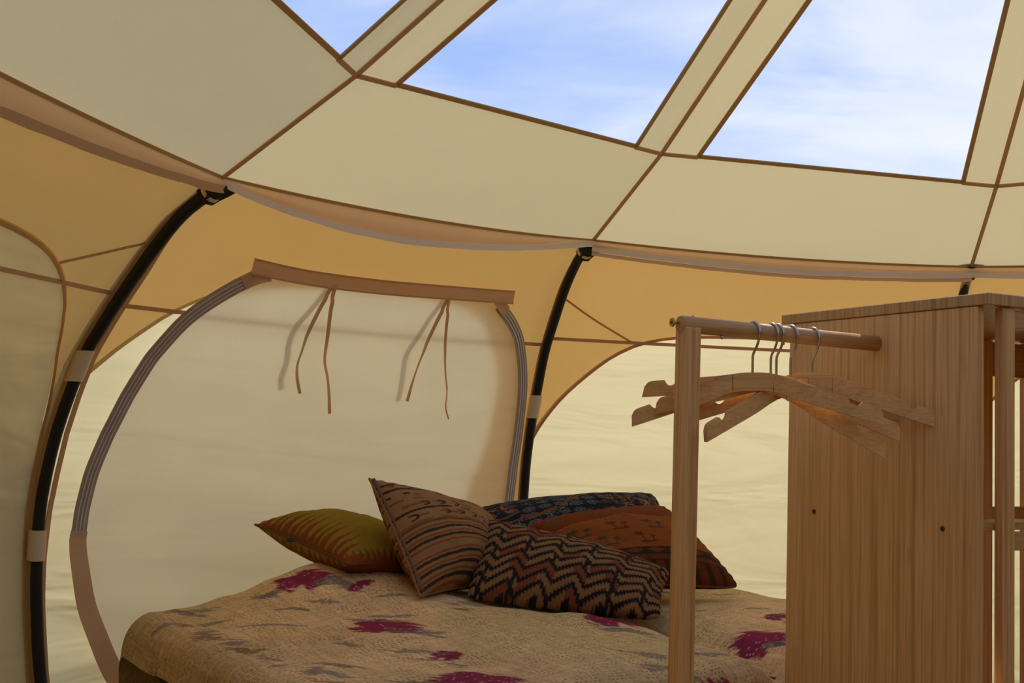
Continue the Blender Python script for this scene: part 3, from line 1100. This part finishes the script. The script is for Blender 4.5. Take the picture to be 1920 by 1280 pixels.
MAG = (0.23, 0.022, 0.060)
GRY = (0.135, 0.125, 0.125)
mags = [(0.38, 0.13, 0.075, 0.065, 0.5), (0.40, 0.54, 0.080, 0.075, 0.5), (0.40, 0.80, 0.035, 0.05, 0.9), (0.33, 1.02, 0.09, 0.07, 0.4), (0.97, 0.72, 0.09, 0.065, 0.3), (1.24, 0.98, 0.075, 0.07, 0.5), (0.86, 1.24, 0.07, 0.07, 0.8), (0.49, 0.25, 0.05, 0.02, -0.4), (1.45, 0.85, 0.04, 0.04, 0.3)]
for i, (a, b, la, lb, an) in enumerate(mags):
    patch(a, b, la, lb, an, MAG, seed=i)
    patch(a + 0.06 * math.cos(i), b + 0.085, la * 0.9, lb * 0.45, an + 0.6, GRY, 0.8, 0.75, seed=20 + i)
for i in range(46):
    a, b = random.uniform(-0.02, 1.7), random.uniform(0.0, 1.2)
    patch(a, b, random.uniform(0.03, 0.07), random.uniform(0.008, 0.02), random.uniform(0.2, 1.0), GRY if i % 4 else (0.10, 0.055, 0.03), 0.9, 0.65, seed=50 + i)
for i in range(12):
    patch(0.04 + random.uniform(-0.03, 0.04), 0.05 + i * 0.085, random.uniform(0.015, 0.05), random.uniform(0.012, 0.03), 1.2, GRY if i % 2 else (0.16, 0.09, 0.045), 0.9, 0.7, seed=120 + i)
quilt = mesh('quilt', Vq, grid_faces(470, 400), MT['quilt'], uv=np.stack([af, bf], -1), col=colq)
tag(quilt, 'worn tan hand-stitched quilt with magenta flower patches draped over the bed', 'quilt')

# ------------------------------------------------------------------ cushions
def bil(c, s, t):
    """corners c = [TL, TR, BR, BL]; s across 0..1, t down 0..1"""
    c = np.asarray(c, float)
    s, t = s[..., None], t[..., None]
    return (c[0] * (1 - s) + c[1] * s) * (1 - t) + (c[3] * (1 - s) + c[2] * s) * t


def cushion(name, corners, thick, paint, label, pipe=None, n=230, pinch=0.055, rounding=0.0, seed=0, wrinkle=0.004, flat=0.5, piper=0.0035):
    c = np.asarray(corners, float)
    base = c.mean(0).copy()
    base[2] = c[:, 2].min() - thick * 0.3
    root = empty(name, tuple(base))
    tag(root, label, 'cushion', 'patterned cushions heaped on the bed')
    g = np.linspace(-1, 1, n)
    # finer sampling towards the seam
    g = np.sign(g) * (1 - (1 - np.abs(g)) ** 1.25)
    S_, T_ = np.meshgrid(g, g, indexing='ij')
    nrm = norm(np.cross(c[1] - c[0], c[0] - c[3]) + np.cross(c[2] - c[3], c[1] - c[2]))
    px = S_ * (1 - pinch * (1 - T_ ** 2))
    py = T_ * (1 - pinch * (1 - S_ ** 2))
    rc_ = 1 - rounding * (S_ * T_) ** 8
    px, py = px * rc_, py * rc_
    P = bil(c, (px + 1) / 2, (py + 1) / 2)
    hh = ((1 - S_ ** 2) * (1 - T_ ** 2)) ** flat
    front = hh * thick * 0.55
    wr = (fbm(S_ * 3 + seed, T_ * 3, seed, 3) - 0.5) * wrinkle * 5 * hh
    # seam puckers
    e = np.minimum(1 - np.abs(S_), 1 - np.abs(T_))
    pk = 0.0022 * np.sin(S_ * 40 + T_ * 40) * np.exp(-(e / 0.10) ** 2) * (e > 0.001)
    Pf = P + (front + wr + pk)[..., None] * nrm
    Pb = P - (hh * thick * 0.45 + wr * 0.6)[..., None] * nrm
    V = np.vstack([Pf.reshape(-1, 3), Pb.reshape(-1, 3)]) - base
    gf = grid_faces(n, n)
    Fc = np.vstack([gf, gf[:, ::-1] + n * n])
    # orientation: make the front face along +nrm
    v0 = V[gf[n * n // 2 - n // 2]]
    if np.dot(np.cross(v0[1] - v0[0], v0[2] - v0[1]), nrm) < 0:
        Fc = Fc[:, ::-1]
    su, tu = (S_ + 1) / 2, (T_ + 1) / 2
    colf = paint(su.ravel(), tu.ravel(), True)
    colb = paint(su.ravel(), tu.ravel(), False)
    # weld the seam
    o = mesh('cushion_cover', V, Fc, MT['print'], root, col=np.vstack([colf, colb]), uv=np.vstack([np.stack([su.ravel(), tu.ravel()], -1)] * 2))
    bnd = np.vstack([P[:-1, 0], P[-1, :-1], P[:0:-1, -1], P[0, :0:-1]])[::3] - base
    if pipe:
        tube('piping', bnd, piper, MT[pipe], root, 6, closed=True)
    return root, P - base, Pf - base, nrm, base


def lerp(a, b, m):
    m = np.clip(m, 0, 1)[:, None]
    return np.asarray(a) * (1 - m) + np.asarray(b) * m


def tri(x):
    return np.abs((x % 1.0) * 2 - 1)


OLIVE = (0.27, 0.185, 0.020)
RUST = (0.230, 0.060, 0.014)
TAN = (0.310, 0.170, 0.072)
INK = (0.020, 0.018, 0.020)
NAVY = (0.016, 0.020, 0.028)
ORNG = (0.260, 0.075, 0.016)


def paint_yellow(s, t, front):
    # flame edge along the left (t runs from far corner to near corner, s away from that edge)
    x = t * 15 + 0.15 * np.sin(t * 30)
    spike = 0.004 + 0.34 * (1 - tri(x)) ** 2.2 * (0.65 + 0.35 * vnoise(np.floor(x), t * 0, 3))
    lean = s
    if front:
        m = (lean < spike).astype(float)
        # second flame row along the near edge close to the corner
        x2 = s * 17
        sp2 = 0.003 + 0.10 * (1 - tri(x2)) * np.clip(1 - s * 1.6, 0, 1)
        m = np.maximum(m, ((1 - t) < sp2).astype(float))
        c = lerp(np.array(OLIVE) * np.ones((len(s), 1)), RUST, m)
    else:
        m = ((lean < 0.045 * (1 - tri(x + 0.5)) ** 1.3)).astype(float)
        c = lerp(np.array(RUST) * np.ones((len(s), 1)), OLIVE, m)
    return c * (0.9 + 0.2 * fbm(s * 40, t * 40, 3))[:, None]


def paint_stripe(s, t, front):
    c = np.array(TAN) * np.ones((len(s), 1))
    wv = t + 0.10 * np.sin(s * 3.0 + 0.6) + 0.05 * (fbm(s * 2.5, t * 2.5, 5) - 0.5)
    low = sstep(0.54, 0.60, wv)
    # fine continuous stripes in the lower part
    f = wv * 13
    k = np.floor(f)
    dark = (np.abs((f % 1) - 0.5) < 0.15) & (vnoise(k, k * 0, 2) > 0.25)
    rust = (np.abs(((f + 0.42) % 1) - 0.5) < 0.10)
    c = lerp(c, RUST, rust * low * 0.8)
    c = lerp(c, INK, dark * low * 0.9)
    # broken stripes and curls in the upper part
    f2 = wv * 17
    k2 = np.floor(f2)
    br = (np.abs((f2 % 1) - 0.5) < 0.16) & (vnoise(s * 16 + k2 * 3.1, k2, 4) > 0.42)
    kind = vnoise(k2, k2 * 0 + 1, 9)
    c = lerp(c, RUST, (br & (kind < 0.45)) * (1 - low) * 0.85)
    c = lerp(c, INK, (br & (kind >= 0.45)) * (1 - low) * 0.9)
    cx = np.floor(s * 9) + 0.5
    cy = np.floor(wv * 9) + 0.5
    dx, dy = s * 9 - cx, wv * 9 - cy
    rr = np.sqrt(dx * dx * 1.0 + dy * dy * 2.2)
    pick = vnoise(cx * 1.7, cy * 2.3, 12)
    an = np.arctan2(dy, dx)
    curl = (np.abs(rr - 0.30) < 0.085) & (an > -2.2) & (an < 1.9)
    c = lerp(c, INK, (curl & (pick > 0.55)) * (1 - low) * 0.9)
    c = lerp(c, RUST, ((rr < 0.2) & (pick < 0.35)) * (1 - low) * 0.8)
    if not front:
        f3 = s * 22
        br3 = (np.abs((f3 % 1) - 0.5) < 0.22) & (vnoise(t * 18, np.floor(f3), 6) > 0.45)
        c = lerp(c, INK, br3 * 0.85)
        c = lerp(c, RUST, ((np.abs(((f3 + 0.5) % 1) - 0.5) < 0.22) & (vnoise(t * 14, np.floor(f3) + 3, 8) > 0.5)) * 0.8)
    return c


def paint_zigzag(s, t, front):
    W, H = 1.75, 1.0
    x, y = s * W, t * H
    ph = (x * 3.4 + y * 0.55) % 1.0
    zz = 0.058 * (np.where(ph < 0.64, ph / 0.64, (1 - ph) / 0.36) - 0.5) * 2
    # ragged edge of the chevrons
    rag_ = 0.026 * (tri(x * 36) - 0.5) + 0.010 * (fbm(x * 30, y * 30, 2) - 0.5)
    f = (y + zz + rag_) * 8.8
    k = np.floor(f)
    fr = f % 1
    c = np.array((0.255, 0.135, 0.052)) * np.ones((len(s), 1))
    c = lerp(c, INK, (fr < 0.42).astype(float))
    seg = np.floor(x * 6.8 + y * 1.1)
    red = (vnoise(seg * 1.3 + 0.5, k * 1.7, 15) > 0.66) & (fr > 0.40)
    c = lerp(c, (0.20, 0.055, 0.020), red * 0.9)
    # diagonal dark slashes
    d = (x * 3.4 + y * 0.55) % 1.0
    sl = (np.abs(d - 0.80) < 0.06) & (fr > 0.3) & (fr < 0.98) & (vnoise(seg, k + 9, 5) > 0.4)
    c = lerp(c, INK, sl.astype(float))
    return c


def paint_navy(s, t, front):
    W = 1.3
    x, y = s * W, t
    c = np.array(NAVY) * np.ones((len(s), 1))
    # teal rosettes with ring and centre
    gx, gy = x * 9, y * 9
    cx, cy = np.floor(gx) + 0.5, np.floor(gy) + 0.5
    cx = cx + 0.25 * (vnoise(cx * 3, cy * 5, 2) - 0.5)
    r = np.sqrt((gx - cx) ** 2 + (gy - cy) ** 2)
    region = (fbm(x * 3.2, y * 3.2, 8) < 0.56)
    an = np.arctan2(gy - cy, gx - cx)
    c = lerp(c, (0.075, 0.10, 0.115), ((r < 0.40 + 0.05 * np.cos(an * 9)) & region) * 0.9)
    c = lerp(c, NAVY, ((r < 0.2) & (r > 0.12) & region) * 0.8)
    c = lerp(c, (0.20, 0.13, 0.09), ((r < 0.09) & region).astype(float))
    # rust and sand paisley scrolls in bands
    reg2 = ~region
    q = fbm(x * 13, y * 13, 11, 3)
    c = lerp(c, (0.25, 0.155, 0.09), ((np.abs(q - 0.5) < 0.03) & reg2) * 0.9)
    c = lerp(c, (0.22, 0.06, 0.022), ((np.abs(q - 0.60) < 0.02) & reg2) * 0.9)
    # white dashes
    hx, hy = x * 42, y * 42
    hr = np.sqrt(((hx % 1) - 0.5) ** 2 + ((hy % 1) - 0.5) ** 2 * 0.4)
    c = lerp(c, (0.26, 0.22, 0.17), ((hr < 0.2) & (vnoise(np.floor(hx), np.floor(hy), 3) > 0.55) & (fbm(x * 5, y * 5, 19) > 0.52)) * 0.8)
    # rust stem sweep
    st = np.abs(y - 0.25 - 0.25 * np.sin(x * 5)) < 0.022
    c = lerp(c, (0.21, 0.065, 0.02), st * region * 0.9)
    return c


def palm(x, y):
    """two little palms on an islet, x,y in about -1..1, y up"""
    m = ((np.abs(y + 0.75) < 0.12) & (np.abs(x) < 0.55 - 0.4 * np.abs(y + 0.75)))
    for x0, lean, h in ((-0.18, -0.12, 0.75), (0.32, 0.18, 0.45)):
        tx = x0 + lean * (y + 0.7)
        m |= (np.abs(x - tx) < 0.05) & (y > -0.75) & (y < h - 0.3)
        cx, cy = x0 + lean * (h - 0.3 + 0.7), h - 0.3
        dx, dy = x - cx, y - cy
        rr = np.sqrt(dx * dx + dy * dy)
        an = np.arctan2(dy, dx)
        m |= (rr < 0.42 * h / 0.75 * (0.45 + 0.55 * np.abs(np.cos(an * 3.0 + 0.4)))) & (dy > -0.25)
    return m


def paint_palm(s, t, front):
    x, y = s, t
    c = np.array(ORNG) * np.ones((len(s), 1))
    deep = np.array((0.185, 0.044, 0.011))
    dark = np.array((0.045, 0.026, 0.012))
    # top band: deeper rust with small diamonds
    b1 = (y < 0.34)
    c = np.where(b1[:, None], deep, c)
    zz = np.abs(y - 0.03 - 0.012 * tri(x * 24)) < 0.008
    zz2 = np.abs(y - 0.32 - 0.012 * tri(x * 24)) < 0.010
    c = lerp(c, (0.30, 0.12, 0.03), (zz | zz2) * 0.8)
    gx = x * 4.5
    dx, dy = (gx % 1) - 0.5, (y - 0.17) * 4.5
    dm = (np.abs(dx) + np.abs(dy))
    c = lerp(c, (0.11, 0.075, 0.03), (((dm < 0.36) & (dm > 0.24)) | (dm < 0.12)) * b1 * 0.85)
    # middle field: palms
    mid = (y >= 0.36) & (y < 0.74)
    for r_, (yy, sh) in enumerate(((0.46, 0.0), (0.63, 0.5))):
        gx = x * 4.0 + sh
        px = ((gx % 1) - 0.5) * 2.4
        py = -(y - yy) / 0.075
        pm = palm(px, py) & mid
        par = ((np.floor(gx).astype(int) + r_) % 2 == 0)
        c = lerp(c, (0.05, 0.052, 0.03), (pm & par) * 0.9)
        c = lerp(c, (0.11, 0.028, 0.012), (pm & ~par) * 0.9)
    # dark lower band with flowers and bars
    lo = (y >= 0.74)
    c = np.where(lo[:, None], dark, c)
    gx, gy = x * 7, (y - 0.74) * 14
    fx, fy = (gx % 1) - 0.5, (gy % 1) - 0.5
    rr = np.sqrt(fx * fx + fy * fy)
    an = np.arctan2(fy, fx)
    c = lerp(c, (0.20, 0.045, 0.012), ((rr < 0.25 + 0.12 * np.abs(np.cos(2 * an))) & lo & (y < 0.82)) * 0.85)
    bar = lo & (np.abs(y - 0.845) < 0.02)
    c = lerp(c, (0.21, 0.05, 0.014), bar * 0.9)
    c = lerp(c, dark, (bar & ((x * 60) % 1 < 0.4)) * 0.8)
    bl = lo & (y > 0.87) & ((x * 11) % 1 < 0.62)
    c = lerp(c, (0.155, 0.034, 0.010), bl * 0.9)
    return c


# corners: [top-left, top-right, bottom-right, bottom-left] seen from the room
c_yel = [(-0.748, 3.28, 0.818), (-0.50, 3.51, 0.795), (-0.165, 3.15, 0.735), (-0.411, 2.92, 0.759)]
r1, Pseam, Pfr, n1_, b1_ = cushion('throw_cushion', c_yel, 0.17, paint_yellow, 'olive yellow cushion with a rust flame-pattern edge lying flat on the quilt', 'pipe_r', seed=1)
tagp = Pseam[0, int(230 * 0.42)]
box('care_label', tagp[0] - 0.018, tagp[0] + 0.014, tagp[1] - 0.010, tagp[1] + 0.010, tagp[2] - 0.006, tagp[2] + 0.006, MT['label'], r1, 0.001)

c_str = [(-0.382, 3.03, 0.98), (-0.038, 3.34, 0.849), (-0.015, 3.16, 0.685), (-0.214, 2.85, 0.693)]
r2, Pseam, Pfr, n2_, b2_ = cushion('throw_cushion', c_str, 0.21, paint_stripe, 'tan cushion with dark and rust wavy stripes propped up on one corner', 'pipe_t', seed=2)
zp = Pseam[0, 6:-14:4] + n2_ * 0.006 + np.array([0.006, 0, 0])
tube('zipper', zp, 0.005, MT['zipper'], r2, 8)

c_nav = [(-0.11, 3.55, 0.865), (0.50, 3.72, 0.925), (0.60, 3.45, 0.72), (-0.02, 3.30, 0.72)]
cushion('throw_cushion', c_nav, 0.17, paint_navy, 'dark navy floral cushion tucked behind the orange palm cushion', 'pipe_d', seed=3, rounding=0.06)

c_palm = [(0.05, 3.28, 0.845), (0.50, 3.48, 0.905), (0.70, 3.22, 0.685), (0.240, 3.085, 0.705)]
r4, Pseam, Pfr, n4_, b4_ = cushion('throw_cushion', c_palm, 0.16, paint_palm, 'burnt orange cushion printed with small palm trees behind the zigzag cushion', 'pipe_r', seed=4, rounding=0.07)
tg = Pseam[int(230 * 0.80), -1]
box('care_label', tg[0] - 0.010, tg[0] + 0.010, tg[1] - 0.006, tg[1] + 0.004, tg[2] - 0.004, tg[2] + 0.004, MT['label'], r4, 0.001)

c_zig = [(-0.07, 3.16, 0.872), (0.475, 3.11, 0.745), (0.414, 2.88, 0.648), (-0.105, 2.93, 0.678)]
cushion('lumbar_cushion', c_zig, 0.15, paint_zigzag, 'long black and tan zigzag cushion lying in front of the others', None, seed=5, rounding=0.05)

# ------------------------------------------------------------------ bamboo shelf unit with hanging rail
FA = math.radians(25)
FO = np.array([0.72, 2.146])
unit = empty('shelf_unit', (FO[0], FO[1], 0), FA)
tag(unit, 'bamboo shelf unit with a side panel and a hanging rail on a post', 'shelf unit')
# local: x along the rail away from the post, y away from the viewer
HP = 1.385
sp = box('side_panel', 0.0, 0.017, -0.247, 0.262, 0.0, HP, MT['bz'], unit, 0.0015)
box('side_panel', 0.712, 0.729, -0.247, 0.262, 0.0, HP, MT['bz'], unit, 0.0015)
box('top_board', -0.002, 0.731, -0.270, 0.289, HP + 0.001, HP + 0.0225, MT['by'], unit, 0.0015)
for i, x in enumerate((0.046, 0.654)):
    box('front_stile', x, x + 0.030, -0.262, -0.243, 0.0, HP, MT['bz'], unit, 0.0012)
box('rear_stile', 0.046, 0.076, 0.236, 0.256, 0.0, HP, MT['bz'], unit, 0.0012)
box('rear_stile', 0.556, 0.592, 0.236, 0.256, 0.0, HP, MT['bz'], unit, 0.0012)
for z in (HP - 0.036, 0.955, 0.50, 0.08):
    box('front_rail', 0.077, 0.653, -0.259, -0.243, z, z + 0.032, MT['bx'], unit, 0.0012)
    box('rear_rail', 0.018, 0.711, 0.238, 0.254, z - (0.05 if z > 1 else 0), z + 0.032, MT['bx'], unit, 0.0012)
for z in (0.989, 0.534, 0.114):
    box('shelf_board', 0.018, 0.711, -0.242, -0.185 if z > 0.9 else 0.235, z, z + 0.014, MT['bx'], unit, 0.001)
for y in (-0.170, 0.175):
    V, Fc = tube_vf([(0.002, y, 0.985), (-0.0012, y, 0.985)], [0.0055, 0.0050], 14)
    s_ = mesh('screw', V, Fc, MT['screw'], unit, smooth=False)
    V, Fc = tube_vf([(-0.0005, y, 0.985), (-0.0016, y, 0.985)], [0.0020, 0.0018], 6)
    mesh('screw_socket', V, Fc, MT['black'], s_, smooth=False)
# hanging rail on its post
RX0, RZ0, RZ1 = -0.463, 1.338, 1.330


def railz(x):
    return RZ1 + (RZ0 - RZ1) * (x / RX0)


tube('hanging_rail', [(RX0, 0, RZ0), (RX0 + 0.004, 0, RZ0), (-0.2, 0, railz(-0.2)), (0.001, 0, RZ1)], [0.0140, 0.0152, 0.0152, 0.0152], MT['bx'], unit, 28)
box('rail_post', RX0 + 0.002, RX0 + 0.036, -0.017, 0.017, 0.0, RZ0 - 0.006, MT['bz'], unit, 0.002)
V, Fc = join_vf([tube_vf([(RX0 + 0.002, 0.002, RZ0 + 0.002), (RX0 - 0.012, 0.002, RZ0 + 0.002)], 0.0024, 10), tube_vf([(RX0 - 0.012, 0.002, RZ0 + 0.002), (RX0 - 0.0135, 0.002, RZ0 + 0.002), (RX0 - 0.016, 0.002, RZ0 + 0.002)], [0.0030, 0.0085, 0.0078], 18)])
bs = mesh('brass_screw', V, Fc, MT['brass'], unit, smooth=False)
V, Fc = tube_vf([(RX0 - 0.0155, 0.002, RZ0 + 0.002), (RX0 - 0.0168, 0.002, RZ0 + 0.002)], [0.003, 0.0028], 10)
mesh('screw_socket', V, Fc, MT['screw'], bs, smooth=False)
for x in (-0.375, -0.235):
    V, Fc = tube_vf([(x, -0.004, railz(x) - 0.012), (x, -0.006, railz(x) - 0.018), (x, -0.007, railz(x) - 0.021)], [0.002, 0.0035, 0.002], 8)
    mesh('rail_peg', V, Fc, MT['steel'], unit)
V, Fc = tube_vf([(RX0 + 0.028, 0, RZ0 + 0.013), (RX0 + 0.028, 0, RZ0 + 0.0175)], 0.0022, 8)
mesh('rail_peg', V, Fc, MT['steel'], unit)

# ------------------------------------------------------------------ hangers
def hanger_piece_vf(x0, x1, m):
    """a stretch of the hanger in its own frame: x along the arms, z up, y bowed"""
    xr = np.linspace(x0, x1, m)
    xs = np.abs(xr)
    zt_ = np.where(xs < 0.035, -0.004 * (xs / 0.035) ** 2, -0.004 - (xs - 0.035) * 0.345)
    zt_ = zt_ + 0.0025 * np.exp(-((xs - 0.05) / 0.03) ** 2)
    zb_ = zt_ - np.interp(xs, [0, 0.04, 0.1, 0.222], [0.032, 0.034, 0.033, 0.030])
    zb_ = np.where(xs < 0.05, np.minimum(zb_, -0.034), zb_)
    # notch near the end, rounded upper corner
    notch = np.clip(1 - ((xs - 0.176) / 0.0105) ** 2, 0, 1) ** 0.5
    zt_ = zt_ - 0.0115 * notch
    rc = np.clip((xs - 0.210) / 0.012, 0, 1)
    zt_ = zt_ - 0.010 * (1 - np.sqrt(np.clip(1 - rc ** 2, 0, 1)))
    # bow in plan: flat centre, arms bent forwards
    yb = np.where(xs < 0.036, 0.0, -(xs - 0.036) * 0.24)
    th = 0.0058
    V = []
    for i in range(m):
        V += [(xr[i], yb[i] - th, zt_[i]), (xr[i], yb[i] + th, zt_[i]), (xr[i], yb[i] + th, zb_[i]), (xr[i], yb[i] - th, zb_[i])]
    Fq = []
    for i in range(m - 1):
        for j in range(4):
            Fq.append((i * 4 + j, i * 4 + (j + 1) % 4, i * 4 + 4 + (j + 1) % 4, i * 4 + 4 + j))
    Fq += [(3, 2, 1, 0), ((m - 1) * 4, (m - 1) * 4 + 1, (m - 1) * 4 + 2, (m - 1) * 4 + 3)]
    return np.array(V), Fq


hang_mesh = []
for nm_, x0, x1, m in (('hanger_arm', -0.222, -0.0372, 46), ('hanger_centre', -0.036, 0.036, 10), ('hanger_arm', 0.0372, 0.222, 46)):
    V, Fc = hanger_piece_vf(x0, x1, m)
    o = fix_normals(mesh(nm_, V, Fc, MT['bh'], None, smooth=False))
    hang_mesh.append((nm_, o.data))
    bpy.data.objects.remove(o)

RAILD = np.array([math.cos(FA), math.sin(FA), 0])       # along the rail
PD = np.array([math.sin(FA), -math.cos(FA), 0])         # square to the rail, towards the viewer
HANG = [  # rail position, left end, right end, label
    (-0.300, (0.224, 2.060, 1.165), (0.653, 1.990, 1.183), 'bamboo hanger hanging squarely on the rail next to the post'),
    (-0.258, (0.242, 2.055, 1.218), (0.700, 1.995, 1.116), 'bamboo hanger tilted with the end beside the post swung up'),
    (-0.245, (0.264, 2.045, 1.188), (0.709, 2.030, 1.154), 'bamboo hanger hidden mostly behind the other hangers'),
    (-0.212, (0.320, 1.970, 1.139), (0.733, 2.135, 1.187), 'bamboo hanger turned askew with its low end showing below the others'),
    (-0.160, (0.352, 2.095, 1.204), (0.785, 2.055, 1.206), 'bamboo hanger beside the side panel'),
]
for i, (rx, L_, R_, lb) in enumerate(HANG):
    L_, R_ = np.array(L_), np.array(R_)
    rp = np.array([FO[0], FO[1], 0]) + RAILD * rx + np.array([0, 0, railz(rx)])
    ex = norm(R_ - L_)
    ey = norm(np.cross([0, 0, 1.0], ex))
    ez = np.cross(ex, ey)
    mid = (L_ + R_) / 2
    top = np.array([rp[0], rp[1], (1.258, 1.254, 1.256, 1.250, 1.264)[i]])
    e = empty('clothes_hanger', tuple(top))
    e.matrix_world = Matrix.Translation(top) @ Matrix((ex, ey, ez)).transposed().to_4x4()
    tag(e, lb, 'hanger', 'bamboo clothes hangers on the rail')
    for nm_, md in hang_mesh:
        link(bpy.data.objects.new(nm_, md), e)
    # hook in world space, moved to the hanger frame
    zr = rp[2] + 0.0152 + 0.0022
    r_ = 0.0195
    cz = zr - r_
    path = [top + np.array([0, 0, -0.012]), top + np.array([0, 0, 0.004])]
    h0 = cz - 0.046
    if h0 > top[2] + 0.01:
        path.append(np.array([rp[0], rp[1], h0]))
    path += [np.array([rp[0], rp[1], cz - 0.038]) + PD * 0.003, np.array([rp[0], rp[1], cz - 0.022]) + PD * 0.014]
    for an in np.linspace(-0.25, PI - 0.05, 12):
        path.append(np.array([rp[0], rp[1], cz]) + PD * r_ * math.cos(an) + np.array([0, 0, r_ * math.sin(an)]))
    path = resample(np.array(path), 50)
    inv = np.array(Matrix((ex, ey, ez)))
    loc = (path - top) @ inv.T
    tube('hanger_hook', loc, 0.0024, MT['steel'], e, 8)
